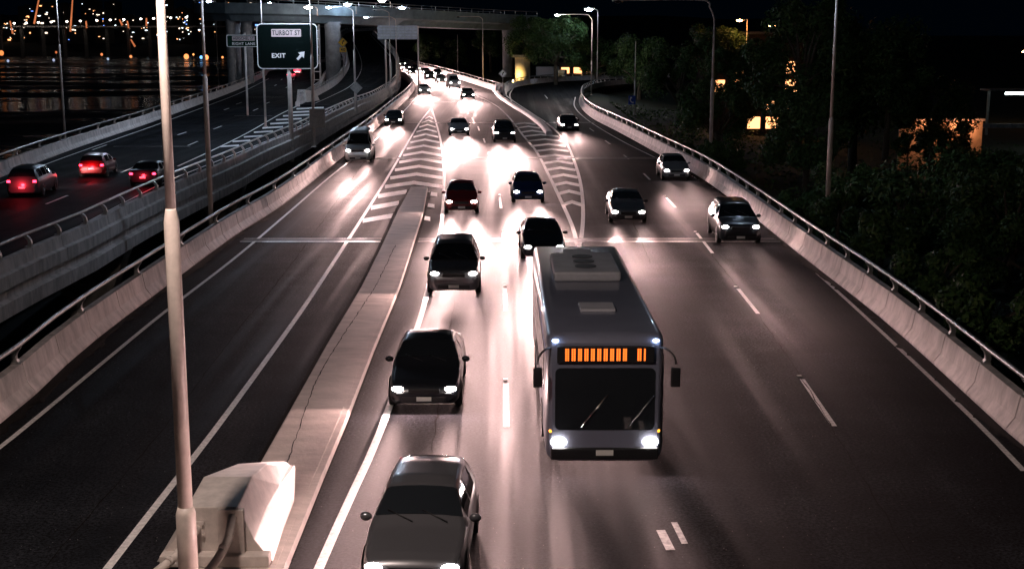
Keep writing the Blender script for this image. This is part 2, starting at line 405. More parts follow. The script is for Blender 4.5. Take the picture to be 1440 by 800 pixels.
# ------------------------------------------------------------------ road markings
def line(b, pix, w, z=.004, step=2.0, world=False):
    pts = [Vector(p) for p in pix] if world else [G(x, y) for x, y in pix]
    L = spline(pts, step) if len(pts) > 2 else pts
    prev = None
    for i in range(len(L)):
        t, n = nrm2(L[max(i - 1, 0)], L[min(i + 1, len(L) - 1)])
        a = L[i] - n * w / 2; c = L[i] + n * w / 2; a.z = c.z = L[i].z + z
        cur = (b.bm.verts.new(a), b.bm.verts.new(c))
        if prev: b.bm.faces.new((prev[0], prev[1], cur[1], cur[0]))
        prev = cur
CH1L = [(150, 800), (230, 697), (300, 607), (370, 512), (430, 428), (480, 352), (520, 290), (552, 238), (576, 196), (592, 170), (606, 153)]
CH1R = [(448, 800), (487, 712), (530, 618), (566, 520), (596, 430), (612, 360), (620, 320), (624, 275), (624, 235), (620, 200), (613, 172), (607, 153)]
CH2L = [(666, 133), (684, 141), (702, 152), (720, 170), (735, 190), (754, 213), (773, 249), (793, 291), (805, 319), (812, 345)]
CH2R = [(704, 128), (716, 138), (727, 146), (744, 157), (771, 175), (792, 195), (801, 210), (812, 240), (818, 268), (820, 300), (818, 330), (814, 350)]
b = MB()
line(b, CH1L, .16); line(b, CH1R, .18); line(b, CH2L, .2); line(b, CH2R, .2)
line(b, [(-30, 652), (0, 629), (70, 572), (160, 497), (235, 436), (330, 363), (400, 304), (465, 248), (520, 204), (560, 165), (584, 138), (589, 124), (581, 114), (565, 106)], .14)
line(b, [(1440, 662), (1380, 600), (1300, 523), (1200, 430), (1120, 358), (1060, 303), (1000, 262), (940, 231), (870, 196), (825, 168), (808, 150), (809, 137)], .14)
line(b, [(722, 152), (719, 142), (717, 133), (722, 124)], .2)
line(b, [(x, y) for x, y in ((640, 121), (600, 108), (570, 99))], .15)
o = b.build('edge_line', M_PAINT); tag(o, kind='structure')
b = MB()
def dash(b, x0, y0, x1, y1, w=.14): line(b, [(x0, y0), (x1, y1)], w)
for a in ((712, 600, 711.5, 539), (711, 437, 710, 405), (709, 352, 708, 327), (704.5, 293, 702.5, 276), (697, 253, 695.5, 241), (689, 223, 687, 214), (682, 201, 680, 195), (674, 184, 672, 178), (666, 171, 664, 166), (659, 160, 657, 155.5), (650, 150, 648, 146.5), (640, 140, 637, 137),
          (1173, 599, 1128, 533), (1066, 441, 1038, 406), (1002, 356, 980, 328), (950, 292, 937, 278), (914, 253, 905, 244), (884, 224, 877, 218), (858, 203, 851, 198), (835, 185, 829, 180.5), (814, 169, 810, 165.5), (770, 139, 766, 134)):
    dash(b, *a, w=.14 if a[0] not in (947, 968) else .2)
o = b.build('lane_dashes', M_PAINT); tag(o, kind='structure')
b = MB(); dash(b, 943, 773, 929, 745, .17); dash(b, 963, 764, 948, 734, .12); tag(b.build('worn_lane_dash', M_PAINTD), kind='structure')
b = MB()
def xat(L, y):
    for i in range(len(L) - 1):
        (x0, y0), (x1, y1) = L[i], L[i + 1]
        if min(y0, y1) <= y <= max(y0, y1) and y0 != y1: return x0 + (x1 - x0) * (y - y0) / (y1 - y0)
    return None
def bar(b, y, th, Lp, Rp, x0=None, x1=None, peak=.028, single=False):
    a = (xat(Lp, y) if x0 is None else x0) + 1; c = (xat(Rp, y) if x1 is None else x1) - 1
    k = (y - 45) * peak
    if single:
        q = [(a, y + k * .5), (c, y - k * .5)]
    else: q = [(a, y + k), ((a + c) / 2, y), (c, y + k)]
    for (xa, ya), (xb, yb) in zip(q[:-1], q[1:]):
        f = [G(xa, ya + th / 2), G(xb, yb + th / 2), G(xb, yb - th / 2), G(xa, ya - th / 2)]
        for p in f: p.z = .004
        b.poly(f)
for y, th in ((164, 1.4), (169.5, 1.6), (175.5, 1.9), (182, 2.2), (189, 2.4), (196.5, 2.7), (205, 3), (214, 3.3), (223.5, 3.7), (234, 4), (245, 4.5), (257, 5)): bar(b, y, th, CH1L, CH1R)
for y, x1, x0, xr1 in ((273, 573, 600, 616), (289, 562, 597, 612), (307, 554, 592, 606)):
    bar(b, y, 6, CH1L, CH1R, None, x1, single=True); bar(b, y, 5.5, CH1L, CH1R, x0, xr1, peak=-.01, single=True)
for y, th in ((173, 1.8), (178, 1.8), (184, 2), (189.5, 2.1), (196, 2.2), (203, 2.5), (210, 2.7), (218, 3), (227, 3.2), (236, 3.4), (246, 3.8), (257, 4), (269, 4.5), (284, 5)): bar(b, y, th, CH2L, CH2R, peak=.018, x1=None if y > 189 else xat(CH2R, y) - 14)
o = b.build('hatched_paint', M_PAINT); tag(o, kind='structure')
# riverside road paint
b = MB()
line(b, [(0, 258), (60, 233), (120, 211), (200, 183), (230, 172), (300, 146), (340, 130), (378, 111)], .14)
for x0, y0, x1, y1 in ((65, 287, 95, 275), (250, 190, 262, 186), (264, 205, 278, 199), (300, 182, 312, 177.5), (315, 155, 322, 152.5), (332, 147, 340, 144.3), (356, 156, 363, 153), (374, 146, 379, 144), (386, 121, 389, 119.5), (395, 113, 397, 111.5), (402, 124, 405, 122), (412, 113, 414, 111), (318, 214, 327, 210), (170, 243, 200, 230), (130, 211, 150, 204)): dash(b, x0, y0, x1, y1, .16)
RH_L = [(250, 234), (300, 211), (350, 186), (392, 162), (421, 148)]
RH_R = [(250, 236), (320, 214), (400, 180), (440, 160), (470, 145), (500, 130), (520, 112)]
line(b, RH_L, .16); line(b, [(0, 372), (100, 324), (167, 289), (240, 253), (320, 221), (400, 188), (440, 168), (478, 148)], .12)
o = b.build('lane_paint', M_PAINT); tag(o, kind='structure')
b = MB()
for y, xa, xb in ((206, 310, 336), (199, 327, 352), (192.5, 343, 369), (186, 357, 384), (180, 369, 398), (174, 380, 411), (168.5, 388, 424), (163, 398, 435), (158, 408, 445), (153, 417, 455), (148.5, 428, 462)):
    f = [G(xa, y + 1.4), G(xb, y - .4), G(xb, y - 2.4), G(xa, y - .6)]
    for p in f: p.z = .004
    b.poly(f)
o = b.build('hatched_paint', M_PAINT); tag(o, kind='structure')
# ramp edge lines, on the ramp surface
b = MB(); pa = pc = None
RRq = spline([Vector((-22, 168, -.002))] + RAMP_R, 1.5)
def at(L, t):
    f = t * (len(L) - 1); i = min(int(f), len(L) - 2); return L[i].lerp(L[i + 1], f - i)
for s0, s1 in ((.26, .275), (.90, .915)):
    prev = None
    for k in range(0, 71):
        A_, B_ = at(RL, k / 70), at(RRq, k / 70); p, q = A_.lerp(B_, s0), A_.lerp(B_, s1); p.z += .012; q.z += .012
        cur = (b.bm.verts.new(p), b.bm.verts.new(q))
        if prev: b.bm.faces.new((prev[0], prev[1], cur[1], cur[0]))
        prev = cur
tag(b.build('ramp_line', M_PAINT), kind='structure')
# expansion joints
b = MB()
for y, xa, xb in ((339.5, 338, 1108), (223, 486, 930), (173, 548, 836), (144, 572, 692), (125, 590, 690)):
    p = G(xa, y); q = G(xb, y)
    w = .16
    b.poly([(p.x, p.y - w, .0065), (q.x, p.y - w, .0065), (q.x, p.y, .0065), (p.x, p.y, .0065)], 0)
    b.poly([(p.x, p.y + .04, .0065), (q.x, p.y + .04, .0065), (q.x, p.y + .75, .0065), (p.x, p.y + .75, .0065)], 1)
    b.poly([(p.x, p.y + .8, .0065), (q.x, p.y + .8, .0065), (q.x, p.y + .86, .0065), (p.x, p.y + .86, .0065)], 0)
for y, xa, xb in ((163, 330, 383), (137, 345, 400), (206, 160, 268)):
    p = G(xa, y); q = G(xb, y)
    b.poly([(p.x, p.y - .2, .0065), (q.x, p.y - .2, .0065), (q.x, p.y, .0065), (p.x, p.y, .0065)], 0)
tag(b.build('expansion_joint', [M_JOINT, M_RUBBER], fix=False), kind='structure')
# tar seams and cracks in the asphalt
b = MB(); rng = random.Random(8)
for pts in ([(1066, 442), (1120, 520), (1175, 610), (1225, 690), (1290, 800)], [(885, 300), (900, 335), (915, 370)], [(545, 180), (440, 330), (330, 470), (215, 620), (60, 800)], [(640, 420), (618, 560), (585, 800)], [(1000, 357), (1038, 405)]):
    L = spline([G(x, y, .0045) for x, y in pts], .5); prev = None
    for i, p in enumerate(L):
        w = .005 + .012 * rng.random(); dx = rng.uniform(-.03, .03); cur = (b.bm.verts.new(p + Vector((dx - w, 0, 0))), b.bm.verts.new(p + Vector((dx + w, 0, 0))))
        if prev: b.bm.faces.new((prev[0], prev[1], cur[1], cur[0]))
        prev = cur
tag(b.build('tar_seam', M_DEBRIS), kind='structure')
# raised pavement markers
rp = MB(); rp.box((0, 0, .012), (.12, .1, .024), bevel=.006); rpm = rp.mesh('stud'); rpm.materials.append(mat('stud_white', (.7, .68, .62), .4))
studs = [(711, 535), (710, 403), (708, 325.5), (1125, 530), (1035, 404), (978, 326.5), (702, 274.5), (935, 276)]
for i, (x, y) in enumerate(studs):
    p = G(x, y); o = inst('road_stud', rpm, None, (p.x, p.y + .1, .004))
    tag(o, 'small white road stud just past the %s dash of the %s lane line' % (['nearest', 'second', 'third', 'nearest', 'second', 'third', 'fourth', 'fourth'][i], 'middle' if x < 800 else 'right hand'), 'road stud', 'raised studs on the lane lines')
# ------------------------------------------------------------------ raised concrete median
medL = [G(x, y, .14) for x, y in ((578, 263), (560, 296), (535, 350), (509, 402), (460, 484), (410, 573), (362, 658), (300, 770))] + [Vector((-6.1, 17, .14))]
medR = [G(x, y, .14) for x, y in ((601, 263), (595, 296), (578, 350), (561, 402), (524, 490), (485, 590), (452, 668), (402, 790))] + [Vector((-3.75, 17, .14))]
b = MB(); secs = []
for a, c in zip(medL, medR):
    dn = Vector((0, 0, -.139)); e = Vector((.03, 0, 0))
    secs.append([a - e + dn, a, a + e + Vector((0, 0, .012)), c - e * 5 + Vector((0, 0, .012)), c - e * 5, c, c + e + dn])
b.loft(secs, closed=True)
med = b.build('median_kerb', M_CONC2); med['kind'] = 'structure'
b = MB(); rng = random.Random(5); seam = [G(x, y, .155) for x, y in ((556, 345), (529, 400), (478, 478), (447, 530), (425, 590), (404, 650))]
L = spline(seam, .25); prev = None
for i, p in enumerate(L):
    w = .006 + .012 * rng.random(); dx = rng.uniform(-.02, .02)
    cur = (b.bm.verts.new(p + Vector((dx - w, 0, .004))), b.bm.verts.new(p + Vector((dx + w, 0, .004))))
    if prev: b.bm.faces.new((prev[0], prev[1], cur[1], cur[0]))
    prev = cur
b.build('crack', M_DEBRIS, med)
# debris strips beside the median
dirt([G(x, y) for x, y in ((606, 270), (590, 330), (567, 402), (530, 490), (492, 590), (459, 668), (410, 790))], -1, w=.5)
dirt([G(x, y) for x, y in ((575, 266), (556, 296), (531, 350), (505, 402), (456, 484), (406, 573), (358, 658))], 1, w=.3)
# crash block at the end of the median
blk = empty('crash_barrier', (-5.12, 22.75, .15), 0, 'angular pale concrete crash block standing on the median beside the foreground pole', 'crash barrier')
o0 = Vector((-5.0, 23.5, .15))
def sec(y, xl, xr, toe, zt, ztoe):
    # symmetrical jersey profile, z relative to median top
    return [Vector((xl - toe, y, 0)) - Vector((o0.x, o0.y, 0)), Vector((xl - toe * .9, y, .08)) - Vector((o0.x, o0.y, 0)), Vector((xl - toe * .45, y, ztoe)) - Vector((o0.x, o0.y, 0)), Vector((xl, y, zt)) - Vector((o0.x, o0.y, 0)),
            Vector((xr, y, zt)) - Vector((o0.x, o0.y, 0)), Vector((xr + toe * .45, y, ztoe)) - Vector((o0.x, o0.y, 0)), Vector((xr + toe * .9, y, .08)) - Vector((o0.x, o0.y, 0)), Vector((xr + toe, y, 0)) - Vector((o0.x, o0.y, 0))]
b = MB()
b.loft([sec(22.55, -5.55, -4.66, .58, 1.02, .42), sec(24.15, -5.62, -4.72, .56, 1.02, .42), sec(25.6, -5.3, -4.72, .52, .78, .34), sec(27.6, -4.98, -4.72, .22, .16, .08)])
o = b.build('block', M_CONCL, blk)
bv = o.modifiers.new('bev', 'BEVEL'); bv.width = .02; bv.segments = 2
b = MB(); b.box((-.06, -1.05, .11), (1.9, .3, .2), bevel=.02); b.box((.22, -.99, .55), (.46, .12, .9), bevel=.015)
b.build('footing', M_CONCL, blk)
for nm, pts in (('handrail', [(.24, -.95, .86), (.26, -1.12, .86), (.28, -1.32, .80), (.26, -1.55, .62), (.14, -1.95, .42), (-.05, -2.5, .3), (-.3, -3.4, .24)]), ('handrail', [(-.38, -.95, .62), (-.40, -1.12, .62), (-.46, -1.3, .56), (-.62, -1.6, .38), (-.9, -2.2, .25), (-1.1, -3.2, .2)])):
    b = MB(); b.tube(spline(pts, .07), .075, 16); h = b.build(nm, M_CONCL, blk)
    x, y, z = pts[0]
    b = MB(); b.box((x, y - .02, z), (.26, .03, .28), bevel=.006)
    for sx in (-1, 1):
        for sz in (-1, 1): b.tube([(x + sx * .1, y - .03, z + sz * .1), (x + sx * .1, y - .07, z + sz * .1)], .018, 6)
    b.build('flange', M_CONCL, h)
    b = MB(); p = Vector(pts[4]); q = Vector(pts[3]); d_ = (p - q).normalized(); b.tube([q + d_ * .12, q + d_ * .2], .086, 16); b.build('collar', M_CONCL, h)
# ------------------------------------------------------------------ street lamps
def street_lamp(base, height, armdir, armlen, label, r=.11, power=0, color=(1, .85, .75), joint=.45, m=M_POLE, rise=.6, lamp_size=1.0, low=None, group='street lamps'):
    root = empty('street_lamp', base, 0, label, 'street lamp', group)
    b = MB(); hj = height * joint
    if low: b.tube([(0, 0, 0), (0, 0, low), (0, 0, low + .12)], [r * 1.35, r * 1.35, r * 1.05], 16)
    b.tube([(0, 0, 0 if not low else low), (0, 0, hj), (0, 0, hj + .18), (0, 0, hj + .2)], [r, r, r * .74, r * .68], 16)
    b.tube([(0, 0, hj), (0, 0, height)], [r * .68, r * .5], 16)
    b.tube([(0, 0, 0), (0, 0, .03)], r * 2.2, 16)
    b.build('pole', m, root)
    a = Vector((*armdir, 0)).normalized()
    if armlen > 0:
        pts = [Vector((0, 0, height - .1)), Vector((0, 0, height + .15)) + a * .05, Vector((0, 0, height + rise * .6)) + a * .35, Vector((0, 0, height + rise)) + a * 1.0, Vector((0, 0, height + rise)) + a * armlen]
        b = MB(); b.tube(spline(pts, .25), r * .42, 10); b.build('arm', m, root)
        e = pts[-1] + a * .35
        rot = Matrix.Rotation(math.atan2(a.y, a.x), 3, 'Z')
        b = MB(); b.box((0, 0, 0), (.9 * lamp_size, .34 * lamp_size, .14 * lamp_size), bevel=.05 * lamp_size)
        h = b.build('lamp_head', M_STEEL, root); h.location = e; h.rotation_euler = (0, 0, math.atan2(a.y, a.x))
        b = MB(); b.ell((.05, 0, -.07 * lamp_size), (.34 * lamp_size, .2 * lamp_size, .15 * lamp_size))
        if power:
            mm = mat('lens_%d_%d' % (int(color[0] * 99), int(color[2] * 99)), (1, 1, 1), .3, emit=color, es=70)
        else: mm = M_GLASS
        b.build('lens', mm, h)
        if power:
            ld = bpy.data.lights.new('lamp', 'POINT'); ld.energy = power * LAMP; ld.color = color; ld.shadow_soft_size = .2
            l = bpy.data.objects.new('lamp_light', ld); col.objects.link(l); l.parent = root; l.location = e + Vector((0, 0, -.35))
    return root
BLUE = (.62, .78, 1.0); WARM = (1, .80, .70); WHITE = (1, .90, .88)
# foreground pole on the median
street_lamp(Vector((-5.12, 19.6, .15)), 11.6, (-.1, -1), 3.0, 'tall pale pole in the left foreground standing beside the concrete crash block', r=.115, power=9500, color=WARM, joint=(D(243, 312, 19.6).z - .15) / 11.6, low=D(262, 722, 19.6).z - .15)
# poles on the left side of the main road
def gp(px, py, z=0): return G(px, py, z)
p = gp(303, 318); street_lamp(Vector((p.x - .2, p.y, -.6)), 12.2, (1, 0), 2.5, 'grey lamp pole behind the left barrier, nearest of those beside the dark gap', r=.12, power=2000, color=BLUE, joint=.63)
p = gp(442, 207); street_lamp(Vector((p.x, p.y, 0)), 11.7, (-1, 0), 1.6, 'lamp pole carrying a grey square panel just right of the TURBOT ST sign', r=.12, power=5000, color=BLUE, joint=.62)
p = gp(500, 156); street_lamp(Vector((p.x, p.y, 0)), 11.6, (-1, 0), 2.5, 'lamp pole with a grey diamond plate on it beside the ramp barrier', r=.12, power=9000, color=BLUE, joint=.6)
p = gp(549, 121, .5); street_lamp(Vector((p.x, p.y, 0)), 12.2, (-1, 0), 2.0, 'thin lamp pole left of a similar one where the ramp barrier bends', r=.13, power=0)
p = gp(558, 124, .5); street_lamp(Vector((p.x, p.y, 0)), 11.0, (-1, 0), 4.3, 'thin lamp pole with long lit arm in front of the back of the gantry sign', r=.13, power=1800, color=BLUE)
p = gp(679, 113); street_lamp(Vector((p.x, p.y + 1, 0)), 11.6, (-1, 0), 4.4, 'unlit lamp pole with long arm behind the far barrier under the overpass', r=.12, power=0)
p = gp(643, 103); street_lamp(Vector((p.x, p.y + 3, 0)), 8.6, (-1, 0), 0, 'plain far pole without an arm behind the barrier, left of the long armed one', r=.14)
p = gp(826, 134); street_lamp(Vector((p.x + .6, p.y, 0)), 10.9, (-1, 0), 4.8, 'lamp pole with bright long arm lamp over the slip road by the green tree', r=.11, power=14000, color=WHITE, rise=.9)
p = gp(889, 160); street_lamp(Vector((p.x + 1.0, p.y + 8, -.6)), 8.8, (-1, 0), 0, 'thin post carrying the small blue telephone sign behind the right barrier', r=.11)
p = gp(983, 232); street_lamp(Vector((p.x + 1.1, p.y + 2, -.8)), 11.0, (-1, 0), 6.5, 'brownish lamp pole with long arm behind the right barrier before the orange lit building', r=.13, power=0, color=WARM, joint=.6, rise=1.3)
p = gp(1146, 315); street_lamp(Vector((p.x + 1.3, p.y + 3, -1.3)), 13.6, (-1, 0), 3.2, 'tall lamp pole standing among the leaves on the right near the bare barrier', r=.13, power=900, color=BLUE, joint=.45)
p = gp(89, 196); street_lamp(Vector((p.x, p.y + .5, 0)), 13.4, (1, 0), 2.5, 'slim lamp pole at the river side barrier in front of the city lights', r=.1, power=4500, color=BLUE, joint=.6)
p = gp(404, 190); street_lamp(Vector((-21.6 - 3.0, 132, 0)), 13.5, (-1, 0), 2.0, 'lamp pole rising out of view straight behind the TURBOT ST sign', r=.11, power=9000, color=BLUE)
# extras on far poles
def panel_on(root_px, name): pass
# ------------------------------------------------------------------ signs
def text_mesh(s, size, off=.004, sx=1.0, ex=.006):
    cu = bpy.data.curves.new('t', 'FONT'); cu.body = s; cu.size = size; cu.offset = off; cu.extrude = ex
    cu.align_x = 'CENTER'; cu.align_y = 'CENTER'; cu.space_character = 1.12
    o = bpy.data.objects.new('t', cu); col.objects.link(o); bpy.context.view_layer.update()
    me = bpy.data.meshes.new_from_object(o.evaluated_get(bpy.context.evaluated_depsgraph_get()))
    bpy.data.objects.remove(o); bpy.data.curves.remove(cu)
    me.transform(Matrix.Scale(sx, 4, (1, 0, 0))); me.transform(Matrix.Rotation(R(90), 4, 'X'))
    return me
def rrect(w, h, r, n=5):
    out = []
    for cx, cy, a0 in ((w / 2 - r, h / 2 - r, 0), (-w / 2 + r, h / 2 - r, 90), (-w / 2 + r, -h / 2 + r, 180), (w / 2 - r, -h / 2 + r, 270)):
        for k in range(n + 1):
            a = R(a0 + 90 * k / n); out.append((cx + r * math.cos(a), cy + r * math.sin(a)))
    return out
def plate(b, w, h, r, y0, th, cx=0, cz=0): b.prism([(cx + x, y0, cz + z) for x, z in rrect(w, h, r)], (0, th, 0))
M_SGREEN = mat('sign_green', (.0012, .004, .0035), .8, spec=.05); M_SWHITE = mat('sign_white', (.85, .78, .76), .5); M_SPINK = mat('sign_panel', (.5, .37, .36), .5)
M_SBLACK = mat('sign_black', (.01, .01, .012), .5); M_SYEL = mat('sign_yellow', (.85, .5, .02), .5); M_SGREY = mat('sign_back', (.35, .33, .31), .5, .3, noise=.2, nscale=3)
sd_ = 112.0; c = D(404, 65.5, sd_); k = sd_ / F
root = empty('exit_sign', (c.x, c.y, 0), 0, 'dark rounded road sign reading TURBOT ST and EXIT with an up right arrow', 'road sign')
W_, H_ = 84 * k, 62 * k; cz = c.z
b = MB(); plate(b, W_, H_, .42, 0, .06, 0, cz); face = b.build('sign_board', M_SWHITE, root)
b = MB(); plate(b, W_ - .15, H_ - .15, .38, -.012, .01, 0, cz); b.build('sign_face', M_SGREEN, face)
b = MB(); plate(b, 41 * k, 10.5 * k, .07, -.026, .012, -1 * k, cz + 18 * k); b.build('name_panel', M_SPINK, face)
def put(parent, me, x, y, z, m, name='lettering'):
    me.materials.clear(); me.materials.append(m); o = link(name, me, parent); o.location = (x, y, z); return o
put(face, text_mesh('TURBOT ST', .54, .012, .76), -1 * k, -.04, cz + 18 * k, M_SBLACK)
put(face, text_mesh('EXIT', .50, .018, 1.05), -12.5 * k, -.03, cz - 13 * k, M_SWHITE)
b = MB(); ap = [(-.32, -.22), (-.20, -.34), (.08, -.06), (.20, -.20), (.27, .27), (-.20, .20), (-.06, .06)]
b.prism([(18.5 * k + x * 1.2, -.03, cz - 12.5 * k + z * 1.2) for x, z in ap], (0, .02, 0)); b.build('arrow', M_SWHITE, face)
b = MB(); b.tube([(.05, .3, -1.6), (.05, .3, cz + 1.2)], .19, 16); b.build('sign_post', M_POLE, root)
b = MB(); b.box((-.2, .25, -.9), (.9, .5, .16)); b.box((-.2, .25, -.2), (.9, .5, .16)); b.build('bracket', M_STEEL, root)
sd_ = 150.0; c = D(344, 58, sd_); k = sd_ / F
root = empty('lane_sign', (c.x, c.y, 0), 0, 'small green road sign reading HERSCHEL ST RIGHT LANE partly behind the larger exit sign', 'road sign')
b = MB(); plate(b, 50 * k, 16.5 * k, .15, 0, .06, 0, c.z); face = b.build('sign_board', M_SWHITE, root)
b = MB(); plate(b, 48 * k, 14.8 * k, .12, -.02, .012, 0, c.z); b.build('sign_face', mat('sign_green2', (.003, .02, .012), .8, spec=.1), face)
b = MB(); plate(b, 31 * k, 6 * k, .05, -.04, .012, -1.5 * k, c.z + 3.2 * k); b.build('name_panel', M_SPINK, face)
put(face, text_mesh('HERSCHEL ST', .46, .010, .76), -1.5 * k, -.05, c.z + 3.2 * k, M_SBLACK)
put(face, text_mesh('RIGHT LANE', .42, .006, 1.0), -1.5 * k, -.04, c.z - 4 * k, M_SWHITE)
b = MB(); b.tube([(-0, .2, -1), (-0, .2, c.z + .9)], .12, 12); b.build('sign_post', M_POLE, root)
def diamond(c, s, m, mb, label, post=True, arrow=True, sub=False, rim=True):
    root = empty('warning_sign', (c.x, c.y, 0), 0, label, 'road sign')
    b = MB(); b.prism([(0, 0, c.z + s), (s, 0, c.z), (0, 0, c.z - s), (-s, 0, c.z)], (0, .04, 0)); f = b.build('sign_board', m, root)
    if arrow:
        b = MB(); a = [(-.12, -.5), (.1, -.5), (.1, -.05), (.32, .18), (.45, .05), (.5, .55), (0, .5), (.14, .36), (-.12, .08)]
        b.prism([(x * s * .75 - .05 * s, -.015, c.z + z * s * .8) for x, z in a], (0, .012, 0)); b.build('arrow', mb, f)
    if rim:
        b = MB(); o_ = .93; i_ = .85
        for k in range(4):
            q = [(0, 1), (1, 0), (0, -1), (-1, 0)]; (x0, z0), (x1, z1) = q[k], q[(k + 1) % 4]
            b.poly([(x0 * s * o_, -.004, c.z + z0 * s * o_), (x1 * s * o_, -.004, c.z + z1 * s * o_), (x1 * s * i_, -.004, c.z + z1 * s * i_), (x0 * s * i_, -.004, c.z + z0 * s * i_)])
        b.build('border', mb, f)
    if sub:
        b = MB(); plate(b, s * 1.35, s * .95, .05, 0, .04, 0, c.z - s * 1.5); g = b.build('speed_plate', m, root)
        put(g, text_mesh('40', s * .85, .012), 0, -.02, c.z - s * 1.5, mb)
    b = MB(); b.tube([(0, .1, post if post is not True else 0), (0, .1, c.z)], .05, 8); b.build('sign_post', M_STEEL, root)
    return root
diamond(D(482, 60, 232), .85, M_SYEL, M_SBLACK, 'yellow diamond curve warning sign with a yellow speed plate beside the concrete pier', sub=True)
diamond(D(707, 104, 200), .62, mat('sign_pale', (.7, .72, .72), .5), M_SBLACK, 'small white diamond sign at the fork left of the yellow lit column', arrow=True)
diamond(D(501, 124, 155), .72, M_SGREY, M_SBLACK, 'grey back of a diamond sign fixed low on a lamp pole by the ramp barrier', arrow=False, rim=False)
c = D(446, 166, 107); b = MB(); plate(b, 1.25, 1.5, .05, 0, .05); o = b.build('sign_panel', M_SGREY); o.location = c; tag(o, 'grey square sign back low on the lamp pole right of the exit sign', 'road sign')
c = D(888.5, 141, 150); b = MB(); r_ = empty('telephone_sign', c, 0, 'small blue telephone sign on the thin post behind the right barrier', 'road sign')
b = MB(); plate(b, .8, 1.0, .05, -.2, .04); o = b.build('sign_board', mat('sign_blue', (.02, .06, .35), .5), r_)
b = MB(); b.tube(spline([(-.12, -.22, .25), (-.2, -.22, .05), (-.12, -.22, -.15), (.08, -.22, -.28)], .05), .05, 8); b.box((-.1, -.23, .27), (.2, .03, .14)); b.box((.1, -.23, -.28), (.2, .03, .14)); b.build('handset_symbol', M_SWHITE, o)
# gantry sign seen from behind
c = D(559, 46, 212); r_ = empty('gantry_sign', (c.x, c.y, 0), 0, 'pale back of a wide rectangular road sign on posts below the overpass', 'road sign')
k = 212 / F
b = MB(); plate(b, 55 * k, 19 * k, .15, 0, .06, 0, c.z); f = b.build('sign_board', mat('sign_back_pale', (.5, .5, .55), .5, .2, noise=.2, nscale=2), r_)
b = MB()
for zz in (-6, -2, 2, 6): b.box((0, -.06, c.z + zz * k), (54 * k, .08, .12))
for xx in (-20, -10, 0, 10, 20): b.box((xx * k, -.03, c.z), (.08, .06, 18.5 * k))
b.build('stiffener', M_STEEL, f)
for xx in (-17, 30 - 2):
    b = MB(); b.tube([(xx * k, .2, -.3), (xx * k, .2, c.z + 1)], .14, 10); b.build('sign_post', M_POLE, r_)
# ------------------------------------------------------------------ overpass
OV = [(1.5, 299, 9.6), (-6, 289, 9.75), (-22, 266, 10.3), (-37, 250, 10.9), (-48, 246, 11.2), (-55, 256, 11.4), (-59, 280, 11.5), (-60, 330, 11.5)]
def overpass():
    L = spline(OV, 4.0); root = empty('overpass', L[0], 0, 'long concrete overpass crossing the far roads on thick round piers', 'bridge'); o = L[0].copy()
    secs = []; s2 = []
    prof = [(-4.2, 1.0), (-5.2, 1.35), (-5.2, 3.2), (-4.9, 3.2), (-4.9, 2.1), (4.9, 2.1), (4.9, 3.2), (5.2, 3.2), (5.2, 1.35), (4.2, 1.0), (3.4, 0), (-3.4, 0)]
    b = MB(); r1 = []; r2 = []
    for i, p in enumerate(L):
        t, n = nrm2(L[max(i - 1, 0)], L[min(i + 1, len(L) - 1)])
        # n points to the left of travel's right => towards camera side
        secs.append([p - o + n * x + Vector((0, 0, z)) for x, z in prof])
        r1.append(p - o + n * 5.05 + Vector((0, 0, 4.0))); r2.append(p - o - n * 5.05 + Vector((0, 0, 4.0)))
    b.loft(secs); d_ = b.build('deck', mat('bridge_concrete', (.27, .35, .40), .8, noise=.25, nscale=.6, bump=.2, bscale=4), root)
    b = MB(); b.tube(r1, .07, 8); b.build('rail', M_STEEL, root)
    b = MB(); b.tube(r2, .07, 8); b.build('rail', M_STEEL, root)
    for rr in (r1, r2):
        for p in rr:
            b = MB(); b.box((p.x, p.y, p.z - .4), (.1, .1, .8)); b.build('rail_post', M_STEEL, root)
    for x, y, w, zt in ((-33.4, 249.5, 1.45, 10.8), (-48.5, 245, 1.0, 11.2), (-51.5, 245, .8, 11.2), (-1, 296, 1.1, 9.5), (-59, 285, 1.2, 11.4)):
        b = MB(); b.tube([(x - o.x, y - o.y, -11 - o.z), (x - o.x, y - o.y, zt - o.z - 1.2), (x - o.x, y - o.y, zt - o.z + .3)], [w, w, w * 1.15], 24); b.build('pier', mat('pier_concrete', (.34, .35, .37), .8, noise=.3, nscale=.8), root)
    return root
overpass()
lampspots = [(433, 10, 236, WHITE, 5200, 'brightest white lamp over the left end of the overpass'), (488, 6, 245, BLUE, 2600, 'bluish lamp on the overpass right of the brightest one'),
             (525, 12, 262, BLUE, 3600, 'bluish white lamp in front of the overpass above the ramp'), (565, 11, 268, BLUE, 2600, 'pale blue lamp on the overpass near its middle'),
             (600, 18, 272, BLUE, 4600, 'bluish white lamp low on the overpass, rightmost of its row'), (537, 1, 262, WHITE, 2000, 'white lamp at the top picture edge above the overpass'),
             (379, 5, 262, BLUE, 2400, 'upper of two blue lamps at the left end of the overpass'), (384, 18, 285, BLUE, 2000, 'lower of two blue lamps left of the brightest lamp'),
             (828, 13, 232, BLUE, 16000, 'blue white lamp above the green tree, right of the long armed lamp'), (293, 2, 330, BLUE, 1500, 'small lamp above the river by the second pole')]
for px, py, d, c_, pw, lb in lampspots:
    q = D(px, py, d); base = 0 if px > 700 else (12.5 if px > 370 and d < 300 and px < 640 and py > -5 else -8)
    base = min(base, q.z - 1.6)
    street_lamp(Vector((q.x + 1.6, q.y + .3, base)), q.z - base - .35, (-1, 0), 1.2, lb, r=.1, power=pw, color=c_, rise=.45, lamp_size=2.1)
